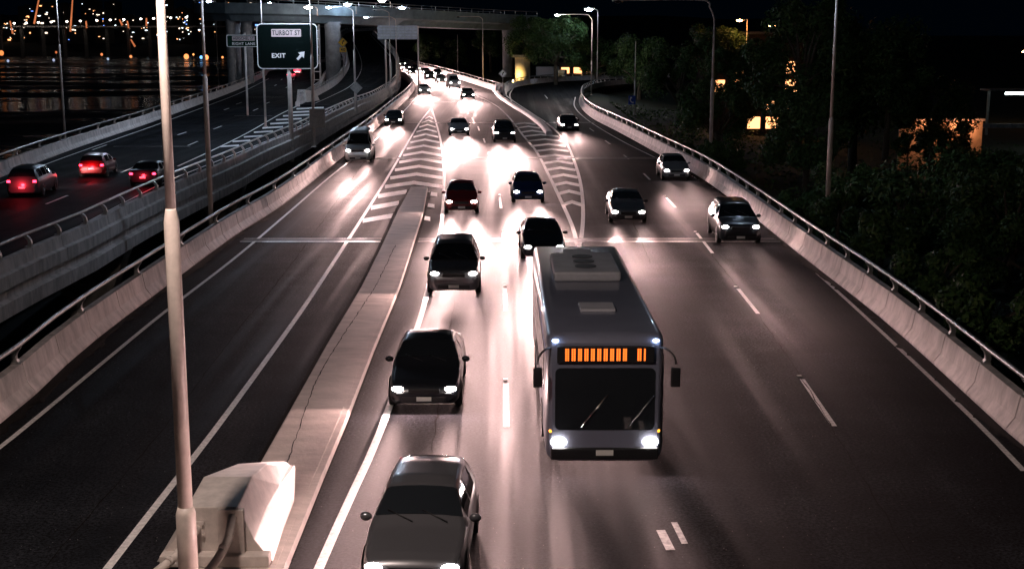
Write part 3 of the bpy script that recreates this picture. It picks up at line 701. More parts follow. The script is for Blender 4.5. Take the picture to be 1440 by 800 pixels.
# lattice gantry tower by the pier
def lattice(c, w, h, label):
    r_ = empty('lattice_tower', c, 0, label, 'tower'); 
    for sx in (-1, 1):
        for sy in (-1, 1):
            b = MB(); b.box((sx * w / 2, sy * w / 2, h / 2), (.12, .12, h)); b.build('upright', M_SWHITE, r_)
    k = 0; z = .5
    while z < h:
        b = MB(); b.box((0, -w / 2, z), (w, .09, .14)); b.box((0, w / 2, z), (w, .09, .14)); b.box((-w / 2, 0, z), (.09, w, .14)); b.box((w / 2, 0, z), (.09, w, .14)); b.build('cross_bar', M_SWHITE, r_); z += 1.5
lattice(Vector((-36.3, 248, -3)), 1.2, 13.6, 'white lattice tower between the exit sign and the thick pier')
# yellow lit column
c = D(735, 100, 262); r_ = empty('lit_column', (c.x, c.y, -.6), 0, 'round column lit warm yellow behind the slip road barrier', 'column')
b = MB(); b.tube([(0, 0, 0), (0, 0, 5.0)], 1.5, 24); b.build('shaft', mat('column_cream', (.6, .5, .35), .7, noise=.2, nscale=1), r_)
b = MB(); b.box((0, 0, 5.2), (4, 4, .5)); b.build('cap', M_FASC, r_)
b = MB(); b.tube([(-1.9, -1.9, 0), (-1.9, -1.9, .5)], .12, 8); b.ell((-1.9, -1.9, .6), (.16, .16, .12)); b.build('floodlight', mat('flood', (1, .8, .4), .3, emit=(1, .7, .25), es=12), r_)
ld = bpy.data.lights.new('flood', 'POINT'); ld.energy = 900; ld.color = (1, .68, .25); ld.shadow_soft_size = .15
l = bpy.data.objects.new('flood_light', ld); col.objects.link(l); l.parent = r_; l.location = (-1.8, -2.6, 1.2)
# ------------------------------------------------------------------ vehicles
def interp(T, s):
    if s <= T[0][0]: return T[0][1]
    for (a, va), (b_, vb) in zip(T[:-1], T[1:]):
        if s <= b_:
            t = (s - a) / (b_ - a); return va + (vb - va) * t
    return T[-1][1]
CARS = {
 'hatchback': dict(L=4.1, W=.88, belt=.93, top=[(0, .50), (.05, .66), (.14, .74), (.35, .82), (1.0, .95), (1.12, .99), (1.55, 1.25), (1.95, 1.43), (2.3, 1.48), (3.1, 1.47), (3.6, 1.40), (3.9, 1.1), (4.03, .92), (4.1, .6)], ws=(1.12, 1.9), rw=(3.58, 3.92), side=((1.5, 2.3), (2.4, 3.3)), ax=(.75, 3.35)),
 'sedan': dict(L=4.75, W=.91, belt=.92, top=[(0, .46), (.05, .62), (.14, .69), (.4, .77), (1.15, .91), (1.3, .96), (1.8, 1.22), (2.2, 1.38), (2.6, 1.43), (3.2, 1.41), (3.6, 1.28), (4.0, 1.07), (4.55, 1.02), (4.66, .9), (4.75, .5)], ws=(1.3, 2.15), rw=(3.35, 3.95), side=((1.7, 2.5), (2.6, 3.45)), ax=(.85, 3.75)),
 'suv': dict(L=4.7, W=.95, belt=1.08, top=[(0, .55), (.05, .8), (.14, .92), (.4, 1.0), (1.1, 1.1), (1.2, 1.13), (1.6, 1.42), (1.95, 1.65), (2.3, 1.71), (3.8, 1.70), (4.3, 1.6), (4.55, 1.2), (4.65, .95), (4.7, .6)], ws=(1.2, 1.9), rw=(4.25, 4.55), side=((1.6, 2.45), (2.55, 3.3), (3.4, 4.1)), ax=(.85, 3.75)),
 'van': dict(L=5.3, W=.98, belt=1.15, top=[(0, .55), (.05, .85), (.12, 1.0), (.35, 1.12), (.85, 1.25), (.95, 1.3), (1.4, 1.75), (1.7, 2.05), (2.0, 2.2), (5.0, 2.25), (5.2, 2.15), (5.27, 1.2), (5.3, .6)], ws=(.95, 1.65), rw=(5.19, 5.26), side=((1.3, 2.1),), ax=(.9, 4.3)),
}
CACHE = {}
def car_meshes(kind):
    if kind in CACHE: return CACHE[kind]
    c = CARS[kind]; Lc, Wd, belt = c['L'], c['W'], c['belt']; zb = .2
    wid = [(0, Wd * .70), (.04, Wd * .80), (.14, Wd * .90), (.3, Wd * .96), (.7, Wd), (Lc - .8, Wd), (Lc - .25, Wd * .95), (Lc - .06, Wd * .86), (Lc, Wd * .76)]
    def half(s):
        w = interp(wid, s); zt = interp(c['top'], s); bl = min(belt, zt - .06); h = max(0, zt - bl - .06)
        k = min(1, h / .45); xt = w * (.93 - .24 * k)
        lift = interp([(0, .08), (.2, 0), (Lc - .3, 0), (Lc, .12)], s)
        p = [(0, zb + lift), (w * .84, zb + lift), (w * .96, zb + .09 + lift), (w, zb + (bl - zb) * .45), (w * .995, zb + (bl - zb) * .72), (w * .965, bl - .02), (w * .94, bl + .012)]
        x0, z0 = p[-1]
        for t in (.12, .5, .88, 1): 
            p.append((x0 + (xt - x0) * t - (1 - abs(2 * t - 1)) * -.015 * k, z0 + (zt - .045 * (.3 + .7 * k) - z0) * t))
        p += [(xt * .88, zt - .008), (xt * .5, zt + .015), (0, zt + .022)]
        return p
    base = sorted(set([s for s, _ in c['top']] + [s for s, _ in wid] + [x for r in c['side'] for x in r] + list(c['ws']) + list(c['rw']) + [Lc * i / 22 for i in range(23)]))
    ss = [base[0]]
    for s in base[1:]:
        if s - ss[-1] > .02: ss.append(s)
    H_ = [half(s) for s in ss]; n = len(H_[0])
    b = MB(); rings = []
    y0 = -Lc / 2
    for s, hp in zip(ss, H_):
        ring = [b.bm.verts.new((x, y0 + s, z)) for x, z in hp] + [b.bm.verts.new((-x, y0 + s, z)) for x, z in hp[-2:0:-1]]
        rings.append(ring)
    m_ = len(rings[0])
    for i in range(len(rings) - 1):
        for k in range(m_):
            f = b.bm.faces.new((rings[i][k], rings[i][(k + 1) % m_], rings[i + 1][(k + 1) % m_], rings[i + 1][k])); f.smooth = True
    b.bm.faces.new(rings[0][::-1]); b.bm.faces.new(rings[-1])
    body = b.mesh('body')
    def sheet_(s0, s1, k0, k1, both=False, off=.007, inset=.04):
        out = []
        sel = [i for i, s in enumerate(ss) if s0 - .001 <= s <= s1 + .001]
        for sgn in ((1, -1) if both == 'sides' else (1,)):
            b = MB(); g = []
            for i in sel:
                hp = H_[i]
                if both == 'sides': pts = [(sgn * (hp[k][0] + off + .004), y0 + ss[i], hp[k][1]) for k in range(k0, k1 + 1)]
                else:
                    q = [hp[k] for k in range(k0, k1 + 1)]
                    pts = [(x, y0 + ss[i], z + off) for x, z in q] + [(-x, y0 + ss[i], z + off) for x, z in q[-2::-1]]
                    pts = [(x, y + (-off if s0 < Lc / 2 else off), z) for x, y, z in pts]
                g.append([b.bm.verts.new(p) for p in pts])
            for i in range(len(g) - 1):
                for k in range(len(g[0]) - 1):
                    f = b.bm.faces.new((g[i][k], g[i][k + 1], g[i + 1][k + 1], g[i + 1][k])); f.smooth = True
            bmesh.ops.recalc_face_normals(b.bm, faces=b.bm.faces)
            out.append(b.mesh('glass', fix=False))
        return out
    sides = []
    for s0, s1 in c['side']: sides += sheet_(s0, s1, 7, 9, 'sides')
    ws = sheet_(c['ws'][0], c['ws'][1], 10, 13)[0]; rw = sheet_(c['rw'][0], c['rw'][1], 10, 13)[0]
    for m in sides + [ws, rw]: m.materials.append(M_GLASS)
    # wheel
    b = MB(); r = .33 if kind in ('hatchback', 'sedan') else .37
    b.loft([[(x, rr * math.cos(a), rr * math.sin(a)) for a in [2 * math.pi * q / 24 for q in range(24)]] for x, rr in ((-.1, r * .72), (-.1, r * .95), (-.07, r), (.07, r), (.1, r * .95), (.1, r * .72))], smooth=True)
    tyre = b.mesh('tyre'); tyre.materials.append(M_RUBBER)
    b = MB(); b.tube([(-.09, 0, 0), (.09, 0, 0)], r * .68, 20)
    for q in range(5):
        a = 2 * math.pi * q / 5; rot = Matrix.Rotation(a, 3, 'X')
        for sx in (-1, 1): b.box(rot @ Vector((sx * .098, 0, r * .36)), (.02, .07, r * .62), rot)
    rim = b.mesh('rim'); rim.materials.append(M_CHROME)
    b = MB(); seg = 14; o_, i_ = r + .075, r + .005
    for q in range(seg):
        a0, a1 = math.pi * q / seg, math.pi * (q + 1) / seg
        b.poly([(0, o_ * math.cos(a0), o_ * math.sin(a0)), (0, o_ * math.cos(a1), o_ * math.sin(a1)), (0, i_ * .2 * math.cos(a1), i_ * .2 * math.sin(a1)), (0, i_ * .2 * math.cos(a0), i_ * .2 * math.sin(a0))])
    arch = b.mesh('arch', fix=False); arch.materials.append(M_BLACK)
    zt1 = interp(c['top'], .14)
    b = MB(); b.box((0, y0 + .005, zt1 - .13), (Wd * .85, .06, .13), bevel=.02); b.box((0, y0 - .005, zb + .16), (Wd * 1.2, .06, .13), bevel=.02); gr = b.mesh('grille'); gr.materials.append(M_BLACK)
    b = MB(); b.box((0, 0, 0), (.37, .012, .11), bevel=.004); pl = b.mesh('number_plate'); pl.materials.append(M_PLATE)
    b = MB(); b.ell((0, 0, 0), (.155, .10, .066), 14); hl = b.mesh('headlight'); hl.materials.append(M_HEAD)
    b = MB(); b.box((0, 0, 0), (.2, .07, .13), bevel=.03); tl = b.mesh('taillight'); tl.materials.append(M_REAR_OFF)
    tl2 = tl.copy(); tl2.materials.clear(); tl2.materials.append(M_TAIL)
    b = MB(); b.ell((0, 0, 0), (.11, .07, .08)); mi = b.mesh('wing_mirror')
    b = MB()
    for sx in (-.35, .25): b.tube([(sx + .25, y0 + c['ws'][0] + .03, interp(c['top'], c['ws'][0] + .03) + .035), (sx - .2, y0 + c['ws'][0] + .25, interp(c['top'], c['ws'][0] + .25) + .04)], .012, 6)
    wp = b.mesh('wiper'); wp.materials.append(M_BLACK)
    b = MB(); b.box((0, y0 + .02, zb + .30), (Wd * 1.5, .07, .05), bevel=.015); bu = b.mesh('bumper')
    CACHE[kind] = dict(body=body, sides=sides, ws=ws, rw=rw, tyre=tyre, rim=rim, arch=arch, grille=gr, plate=pl, head=hl, tail=tl, tailon=tl2, mirror=mi, wiper=wp, bumper=bu, r=r, zh=zt1 - .09, y0=y0, W=Wd, L=Lc, c=c)
    return CACHE[kind]
PAINTS = {}
def paint(colr):
    if colr not in PAINTS:
        m = mat('car_paint_%d' % len(PAINTS), colr, .28, .3); m.node_tree.nodes['Principled BSDF'].inputs['Coat Weight'].default_value = .6; PAINTS[colr] = m
    return PAINTS[colr]
def beam(root, x, y, z, power, color=(1, .64, .60), spill=.0035):
    """dipped headlight: intensity rises towards a cut-off at the horizon, falls to both sides, weak spill elsewhere"""
    key = (round(power), color, spill)
    if key not in CACHE:
        ld = bpy.data.lights.new('beam', 'POINT'); ld.energy = power; ld.color = color; ld.shadow_soft_size = .07
        ld.use_nodes = True; t = ld.node_tree; em = t.nodes['Emission']
        tc = t.nodes.new('ShaderNodeTexCoord'); sx_ = t.nodes.new('ShaderNodeSeparateXYZ'); t.links.new(tc.outputs['Normal'], sx_.inputs[0])
        def m(op, a, b_=None):
            n = t.nodes.new('ShaderNodeMath'); n.operation = op
            for k, v in enumerate((a, b_)):
                if v is None: continue
                if isinstance(v, (int, float)): n.inputs[k].default_value = v
                else: t.links.new(v, n.inputs[k])
            return n.outputs[0]
        down = m('MULTIPLY', sx_.outputs['Z'], -1.0)                      # sine of the angle below the horizon
        rise = m('POWER', m('DIVIDE', .05, m('MAXIMUM', down, .050)), 2.5)
        cut = m('MINIMUM', m('MAXIMUM', m('DIVIDE', m('ADD', down, .012), .03), 0.0), 1.0)
        side = m('POWER', 2.718, m('MULTIPLY', m('POWER', m('MULTIPLY', m('ABSOLUTE', sx_.outputs['X']), 1 / .12), 2.0), -1.0))
        fwd = m('GREATER_THAN', m('MULTIPLY', sx_.outputs['Y'], -1.0), 0.0)
        out = m('MULTIPLY', m('ADD', m('MULTIPLY', m('MULTIPLY', rise, cut), side), spill), fwd)
        t.links.new(out, em.inputs['Strength'])
        CACHE[key] = ld
    l = bpy.data.objects.new('headlight_beam', CACHE[key]); col.objects.link(l); l.parent = root; l.location = (x, y, z)
    return l
def place(px, py, ux, uy, zref):
    a = G(px, py, zref); u = G(ux, uy, zref); d = (a - u); d.z = 0; d.normalize(); return a, d
def car(kind, colr, px, py, ux, uy, label, group, tail=False, power=1.0, detail=True):
    q = car_meshes(kind)
    key = (kind, colr)
    if key not in CACHE:
        bm_ = q['body'].copy(); bm_.materials.clear(); bm_.materials.append(paint(colr)); CACHE[key] = bm_
        mm = q['mirror'].copy(); mm.materials.clear(); mm.materials.append(paint(colr)); CACHE[key + ('m',)] = mm
        mm = q['bumper'].copy(); mm.materials.clear(); mm.materials.append(paint(colr)); CACHE[key + ('b',)] = mm
    if not tail:
        a, d = place(px, py, ux, uy, .66); c = Vector((a.x, a.y, 0)) - d * (q['L'] / 2)
    else:
        a, d = place(ux, uy, px, py, .85); d = d; a = G(px, py, .85); c = Vector((a.x, a.y, 0)) + d * (q['L'] / 2)
    rz_ = math.atan2(d.x, -d.y)
    root = empty('car', c, rz_, label, 'car', group)
    inst('body', CACHE[key], root)
    for m in q['sides']: inst('window', m, root)
    inst('windscreen', q['ws'], root); inst('rear_window', q['rw'], root); inst('grille', q['grille'], root)
    W_, y0, L_ = q['W'], q['y0'], q['L']
    inst('front_bumper', CACHE[key + ('b',)], root)
    inst('number_plate', q['plate'], root, (0, y0 - .045, .38)); inst('number_plate', q['plate'], root, (0, -y0 + .02, .6))
    for sx in (-1, 1):
        h = inst('headlight', q['head'], root, (sx * W_ * .72, y0 + .10, q['zh']), (0, 0, sx * R(14)))
        inst('taillight', q['tailon'], root, (sx * W_ * .76, -y0 - .06, .82 if kind != 'suv' else .95), (0, 0, sx * R(-14)))
        inst('wing_mirror', CACHE[key + ('m',)], root, (sx * (W_ + .08), y0 + q['c']['ws'][0] + .42, q['c']['belt'] + .05))
        for ax in q['c']['ax']:
            w = inst('wheel', q['tyre'], root, (sx * (W_ - .085), y0 + ax, q['r']))
            inst('rim', q['rim'], w)
            inst('wheel_arch', q['arch'], root, (sx * (W_ + .004), y0 + ax, q['r']))
    if detail: inst('wiper', q['wiper'], root)
    if not tail:
        for sx in (-1, 1): beam(root, sx * W_ * .72, y0 - .12, q['zh'], BEAM * power)
    else:
        for sx in (-1, 1): beam(root, sx * W_ * .72, y0 - .12, q['zh'], BEAM * .15 * power)
        ld = bpy.data.lights.new('tail', 'POINT'); ld.energy = 60; ld.color = (1, .03, .05); ld.shadow_soft_size = .1
        l = bpy.data.objects.new('taillight_glow', ld); col.objects.link(l); l.parent = root; l.location = (0, -y0 + .25, .8)
    return root
GM = 'oncoming cars with headlights on'; GT = 'cars driving away with red tail lights'
DK = (.02, .022, .028); GR = (.10, .10, .11); SV = (.3, .3, .31); WH = (.6, .6, .6); RD = (.15, .01, .012); BL = (.015, .03, .09)
car('hatchback', GR, 578, 800, 606, 700, 'grey hatchback with glaring headlights, nearest vehicle, at the bottom edge beside the median', GM, power=1.35)
car('sedan', DK, 596, 545, 622, 430, 'black sedan with glaring headlights following the grey hatchback beside the median', GM, power=1.35)
car('suv', GR, 638, 392, 646, 310, 'grey off roader with headlights on in the lane beside the median tip', GM, power=1.35)
car('hatchback', RD, 649, 284, 650, 225, 'dark red hatchback with headlights on beside the lower hatched paint', GM, power=1.35)
car('sedan', SV, 646, 181, 634, 153, 'silver sedan with headlights on just right of the apex of the hatched triangle', GM, power=1.30)
car('sedan', DK, 765, 346, 750, 300, 'black sedan with headlights on close behind the bus', GM, power=1.35)
car('hatchback', BL, 743, 270, 724, 212, 'dark blue hatchback with headlights on beside the second hatched area', GM, power=1.35)
car('suv', DK, 710, 190, 690, 161, 'black off roader with headlights on beside the top of the second hatched area', GM, power=1.30)
car('sedan', GR, 659, 133, 640, 120, 'grey sedan with headlights on, right hand of two far cars above the hatched triangle', GM, power=1.30)
car('hatchback', WH, 597, 127, 590, 117, 'white hatchback with headlights on near the inside of the far bend', GM, power=1.30)
car('van', WH, 503, 217, 533, 178, 'white van with headlights on in the left lane close to the left barrier', GM, power=0.65)
car('sedan', DK, 553, 168, 566, 152, 'black sedan with headlights on following the white van', GM, power=0.65)
car('sedan', GR, 884, 297, 851, 232, 'grey sedan with headlights on in the left lane of the right hand road', GM, power=0.30)
car('suv', DK, 1042, 325, 950, 236, 'black off roader with headlights on nearest the right barrier', GM, power=0.30)
car('hatchback', SV, 952, 240, 905, 203, 'silver hatchback with headlights on following the black off roader near the right barrier', GM, power=0.30)
car('sedan', DK, 801, 175, 774, 153, 'black sedan with headlights on leaving the bend of the slip road', GM, power=0.30)
for i, (px, py, k_, c_) in enumerate(((566, 91, 'suv', SV), (617, 103, 'sedan', DK), (554, 91, 'hatchback', GR), (622, 112, 'sedan', SV), (606, 108, 'suv', DK), (640, 119, 'van', WH), (600, 101, 'sedan', GR), (581, 101, 'hatchback', DK), (572, 95, 'sedan', SV), (586, 96, 'sedan', DK))):
    car(k_, c_, px, py, px - 18, py - 5.2 if py > 105 else py - 5, ['silver off roader deepest in the far bend beside the ramp', 'black sedan right of the grey one in the far bend', 'grey hatchback half hidden behind the ramp poles', 'silver sedan amid the far queue at the bend', 'black off roader left of the silver sedan in the far bend', 'white van leading the far queue around the bend', 'grey sedan behind the silver one in the far bend', 'black hatchback on the inside of the far bend', 'silver sedan furthest left where the road vanishes behind the ramp', 'black sedan furthest back beside the far white barrier'][i] + ', headlights on', GM, power=3.0)
car('hatchback', RD, 128, 232, 235, 186, 'dark red hatchback driving away with red tail lights in the lane nearest the river barrier', GT, tail=True)
car('sedan', DK, 200, 244, 300, 199, 'black sedan driving away with red tail lights in the lane nearest the dark gap', GT, tail=True)
car('suv', GR, 30, 258, 128, 218, 'grey off roader driving away with red tail lights near the left picture edge', GT, tail=True)
car('sedan', SV, 409, 105, 414, 101, 'silver sedan far away on the riverside road below the exit sign', GT, tail=True)
car('hatchback', WH, 418, 99, 421, 96, 'white hatchback furthest away on the riverside road below the exit sign', GT, tail=True)
# ------------------------------------------------------------------ bus
def bus():
    a, d = place(850, 622, 796, 408, .7); Lb, Wb, Hb = 11.8, 1.25, 3.05
    c = Vector((a.x, a.y, 0)) - d * (Lb / 2); root = empty('bus', c, math.atan2(d.x, -d.y), 'long city bus with orange lit destination display in the lane right of the centre dashes', 'bus')
    y0 = -Lb / 2
    bp_ = mat('bus_paint', (.17, .18, .24), .35, .1, noise=.08, nscale=1); bp_.node_tree.nodes['Principled BSDF'].inputs['Coat Weight'].default_value = .4
    def rs(y, k=1.0, lean=0, zt=Hb):
        out = []
        w = Wb * k
        for x, z in rrect(2 * w, zt - .3, .16, 4): out.append((x, y - lean * (1 if z < 0 else 0), z + .3 + (zt - .3) / 2))
        return out
    b = MB(); secs = []
    for y, k, zt in ((y0 + .0, .90, Hb - .18), (y0 + .05, .95, Hb - .10), (y0 + .16, .985, Hb - .03), (y0 + .4, 1, Hb), (0, 1, Hb), (-y0 - .2, 1, Hb), (-y0 - .05, .97, Hb - .06), (-y0, .93, Hb - .12)):
        secs.append(rs(y, k, 0, zt))
    b.loft(secs, smooth=True); o = b.build('body', bp_, root)
    b = MB(); b.prism([(x, y0 - .012, 1.66 + z) for x, z in rrect(2.12, 1.36, .12)], (0, .02, 0)); b.build('windscreen', M_GLASS, root)
    b = MB(); b.box((0, y0 - .03, 2.64), (2.05, .08, .36), bevel=.02); ds = b.build('destination_display', M_BLACK, root)
    for (x0, x1) in ((-.86, .48), (.66, .88)):     # wide and narrow led block
        nx = int((x1 - x0) / .045)
        for i in range(nx):
            if i % 3 == 0: b = MB()
            if i % 3 == 2: b.build('led_block', M_LED, ds); continue
            for j in range(6):
                b.box((x0 + (i + .5) * .045, y0 - .075, 2.53 + j * .045), (.034, .012, .034))
        if nx % 3: b.build('led_block', M_LED, ds)
    for sx in (-1, 1):
        b = MB(); b.ell((sx * .98, y0 - .01, .72), (.17, .06, .11), 14); b.build('headlight', M_HEAD, root)
        b = MB(); b.ell((sx * 1.13, y0 + .05, .95), (.06, .05, .05), 8); b.build('indicator', M_AMBER, root)
        b = MB(); b.ell((sx * 1.06, y0 - .0, 2.93), (.07, .05, .035), 8); b.build('marker_light', M_MARK, root)
        b = MB(); b.tube(spline([(sx * 1.1, y0 + .1, 2.75), (sx * 1.28, y0 - .15, 2.78), (sx * 1.42, y0 - .3, 2.65), (sx * 1.44, y0 - .32, 2.5)], .08), .022, 8); mr = b.build('mirror_arm', M_BLACK, root)
        b = MB(); b.box((sx * 1.44, y0 - .32, 2.22), (.2, .1, .42), bevel=.03); b.build('wing_mirror', M_BLACK, mr)
        for i in range(6):
            ya = y0 + 1.5 + i * 1.68
            b = MB(); b.box((sx * (Wb + .003), ya + .75, 1.95), (.02, 1.52, 1.0), bevel=.005); b.build('window', M_GLASS, root)
        for ya in (y0 + 2.7, y0 + 8.6):
            w = MB(); w.loft([[(x, rr * math.cos(q), rr * math.sin(q)) for q in [2 * math.pi * u / 24 for u in range(24)]] for x, rr in ((-.14, .35), (-.14, .46), (.14, .46), (.14, .35))]); w_ = w.build('wheel', M_RUBBER, root); w_.location = (sx * (Wb - .12), ya, .47)
            b = MB(); b.tube([(-.145, 0, 0), (.145, 0, 0)], .3, 18); b.build('rim', M_CHROME, w_)
        beam(root, sx * .98, y0 - .15, .72, BEAM * .42)
    b = MB(); b.box((0, y0 - .03, .47), (2.3, .1, .26), bevel=.04); b.build('front_bumper', M_BLACK, root)
    b = MB(); b.box((0, y0 - .085, .5), (.37, .012, .12)); b.build('number_plate', M_PLATE, root)
    b = MB()
    for sx in (-.5, .5): b.tube([(sx, y0 - .03, 1.05), (sx + .55, y0 - .03, 1.75)], .015, 6)
    b.build('wiper', M_CHROME, root)
    rm = mat('roof_unit', (.4, .4, .44), .5, noise=.15, nscale=2)
    b = MB(); b.box((0, 1.6, Hb + .13), (1.7, 3.0, .26), bevel=.07); u = b.build('air_conditioner', rm, root)
    b = MB()
    for i in range(3): b.tube([(0, .9 + i * .75, Hb + .26), (0, .9 + i * .75, Hb + .275)], .28, 20)
    b.build('fan_grille', M_BLACK, u)
    for yy in (-3.2, 4.4):
        b = MB(); b.box((0, yy, Hb + .035), (.8, .8, .07), bevel=.02); b.build('roof_hatch', rm, root)
    b = MB(); b.box((Wb + .006, y0 + .78, 1.5), (.02, 1.05, 2.1), bevel=.005); b.build('door', M_GLASS, root)
    b = MB(); b.box((0, 0, 2.6), (2.514, 11.0, .05)); b.build('side_stripe', mat('stripe_blue', (.05, .10, .35), .4), root)
bus()
# ------------------------------------------------------------------ trees
def tree_meshes(seed, rad, hgt, nleaf, leaf=.22, squash=.8, nclump=26):
    rng = random.Random(seed); b = MB()
    cl = []
    for i in range(nclump):
        a = rng.uniform(0, 2 * math.pi); e = rng.uniform(-.6, 1); r = rad * (rng.random() ** .4) * .8
        cl.append((Vector((r * math.cos(a) * math.sqrt(1 - min(1, e * e) * .6), r * math.sin(a) * math.sqrt(1 - min(1, e * e) * .6), e * rad * squash * .8)), rad * rng.uniform(.16, .34)))
    for i in range(nleaf):
        c, cr = cl[rng.randrange(nclump)]
        v = Vector((rng.gauss(0, 1), rng.gauss(0, 1), rng.gauss(0, 1))).normalized() * cr * (rng.random() ** .35)
        p = c + v + Vector((0, 0, hgt)); s = leaf * rng.uniform(.6, 1.3)
        n = (v.normalized() + Vector((rng.gauss(0, .6), rng.gauss(0, .6), .4 + rng.gauss(0, .5)))).normalized()
        u = n.orthogonal().normalized(); u.rotate(Matrix.Rotation(rng.uniform(0, 6.28), 3, n)); w = n.cross(u)
        f = b.bm.faces.new([b.bm.verts.new(p + q) for q in (-u * s, w * s * .42, u * s, -w * s * .42)])
        f.material_index = 0 if rng.random() < .5 else (1 if rng.random() < .6 else 2)
    cm = b.mesh('crown', fix=False)
    for m in M_LEAF: cm.materials.append(m)
    b = MB(); b.tube([(0, 0, -1), (.1, 0, hgt * .4), (-.05, .1, hgt * .75), (0, 0, hgt)], [rad * .07, rad * .055, rad * .045, rad * .02], 10)
    for c, cr in cl[:12]:
        q = c + Vector((0, 0, hgt)); z0 = hgt * rng.uniform(.5, .8)
        b.tube([(0, 0, z0), Vector((q.x * .45, q.y * .45, z0 + (q.z - z0) * .6)), q], [rad * .035, rad * .02, rad * .006], 6)
    tm = b.mesh('trunk'); tm.materials.append(M_BARK)
    return cm, tm
TP = [tree_meshes(1, 5.5, 7, 13000, .2), tree_meshes(2, 4.6, 6, 12000, .18, 1.1), tree_meshes(3, 6.2, 7.5, 14000, .22, .75), tree_meshes(4, 2.2, 2.2, 5000, .16, .8, 14)]
def tree(k, loc, s, rz_, label, group='trees on the right bank', name='broadleaf_tree', cat='tree'):
    root = empty(name, loc, rz_, label, cat, group); root.scale = (s, s, s)
    inst('crown', TP[k][0], root); inst('trunk', TP[k][1], root)
    return root
def treeat(k, px, py, d, s, label, **kw):
    hg = [7, 6, 7.5, 2.2][k] * s; q = D(px, py, d)
    return tree(k, (q.x, q.y, q.z - hg), s, random.uniform(0, 6), label, **kw)
treeat(0, 782, 62, 236, 1.15, 'bright green lamp lit tree behind the slip road')
treeat(1, 742, 60, 262, 1.1, 'dark tree left of the lamp lit tree, at the end of the overpass')
treeat(2, 838, 85, 262, .9, 'dim tree right of the lamp lit tree behind the bend')
treeat(0, 720, 55, 330, 1.3, 'dark tree hiding the right end of the overpass')
treeat(2, 690, 62, 330, .9, 'dark tree beyond the far barrier under the overpass')
treeat(1, 640, 78, 345, .9, 'low dark tree beyond the far barrier left of the long armed lamp')
treeat(1, 602, 70, 360, .9, 'dark tree behind the back of the gantry sign')
treeat(2, 900, 95, 220, 1.0, 'dark tree behind the thin blue sign post')
treeat(0, 955, 110, 170, 1.0, 'black tree left of the long armed brownish lamp pole')
treeat(1, 1128, 92, 92, 1.0, 'tall green lit tree left of the tall pole on the right')
treeat(2, 1135, 190, 88, .62, 'lower green bushy tree at the foot of the tall pole')
treeat(0, 1010, 165, 120, .8, 'dark tree behind the brownish lamp pole base')
treeat(2, 1205, 120, 98, 1.0, 'dark tree right of the tall pole')
treeat(1, 1250, 120, 92, .75, 'dark tree whose leaves cross the left part of the orange lit wall')
treeat(0, 1400, 290, 76, .8, 'dark tree below the bright white station roof')
treeat(2, 1290, 318, 66, .75, 'dark tree below the orange lit wall')
treeat(1, 1420, 330, 58, .7, 'dark tree at the right picture edge behind the barrier rail')
treeat(0, 1190, 290, 72, .55, 'small dark tree right of the base of the tall pole')
treeat(2, 1075, 120, 140, .55, 'thin dark tree in front of the orange lit building')
treeat(0, 1030, 100, 140, .6, 'ragged dark tree covering the left half of the orange lit building')
treeat(0, 1003, 75, 152, .75, 'dark tree left of the orange lit building, behind the long lamp arm')
treeat(1, 1312, 165, 100, .7, 'dark tree with thin leaves over the middle of the orange lit wall')
GB = 'bushes behind the right barrier'
for i, (px, py, d, s) in enumerate(((1003, 214, 91, .55), (1030, 228, 92, .6), (985, 215, 100, .6), (1130, 290, 74, .7), (1180, 300, 62, .7), (1240, 330, 55, .8), (1320, 390, 47, .8), (1400, 440, 40, .8))):
    treeat(3, px, py, d, s, ['leafy bush hanging over the right barrier rail', 'bush right of the one hanging over the barrier', 'bush at the foot of the brownish lamp pole', 'bush at the foot of the tall pole behind the barrier', 'bush right of the tall pole behind the barrier', 'dark bush in the middle of the right barrier run', 'dark bush below the orange wall near the rail', 'dark bush nearest the right picture edge'][i], group=GB, name='bush', cat='bush')
# undergrowth on the bank
b = MB(); rng = random.Random(11)
for i in range(14000):
    y = rng.uniform(22, 190); x = 13.2 + rng.random() ** 1.5 * 45 + (1.5 if y > 80 and y < 130 else 0)
    if y > 135: x = max(x, 14)
    z = -1.2 - min(3.0, (x - 13) * .12) + rng.random() * .9; s = rng.uniform(.12, .3)
    n = Vector((rng.gauss(0, .7), rng.gauss(0, .7), 1)).normalized(); u = n.orthogonal().normalized(); u.rotate(Matrix.Rotation(rng.uniform(0, 6.28), 3, n)); w = n.cross(u); p = Vector((x, y, z))
    f = b.bm.faces.new([b.bm.verts.new(p + q) for q in (-u * s, w * s * .4, u * s, -w * s * .4)]); f.material_index = rng.randrange(3)
tag(b.build('undergrowth', M_LEAF, fix=False), kind='stuff')
# ------------------------------------------------------------------ buildings on the right
M_OR = mat('window_orange', (1, .5, .2), .5, emit=(1, .42, .16), es=3.2); M_WW = mat('window_white', (1, .9, .8), .5, emit=(1, .8, .62), es=3.0)
M_WB = mat('window_blue', (.4, .6, 1), .5, emit=(.15, .3, 1), es=3.0); M_WALLD = mat('dark_wall', (.10, .09, .085), .8, noise=.3, nscale=.4)
def building(c, w, d, h, label, wins, name='building', m=M_WALLD, roof=True, group=None):
    r_ = empty(name, c, 0, label, 'building', group)
    b = MB(); b.box((0, d / 2, h / 2), (w, d, h)); b.build('wall', m, r_)
    b = MB(); b.box((0, d / 2, h + .15), (w + .5, d + .5, .3)); b.build('roof', M_WALLD, r_)
    for x, z, ww, hh, mm in wins:
        b = MB(); b.box((0, 0, 0), (ww, .08, hh)); o = b.build('window', mm, r_); o.location = (x, -.05, z)
    return r_
q = D(1062, 112, 160)
wins = []
rng = random.Random(2)
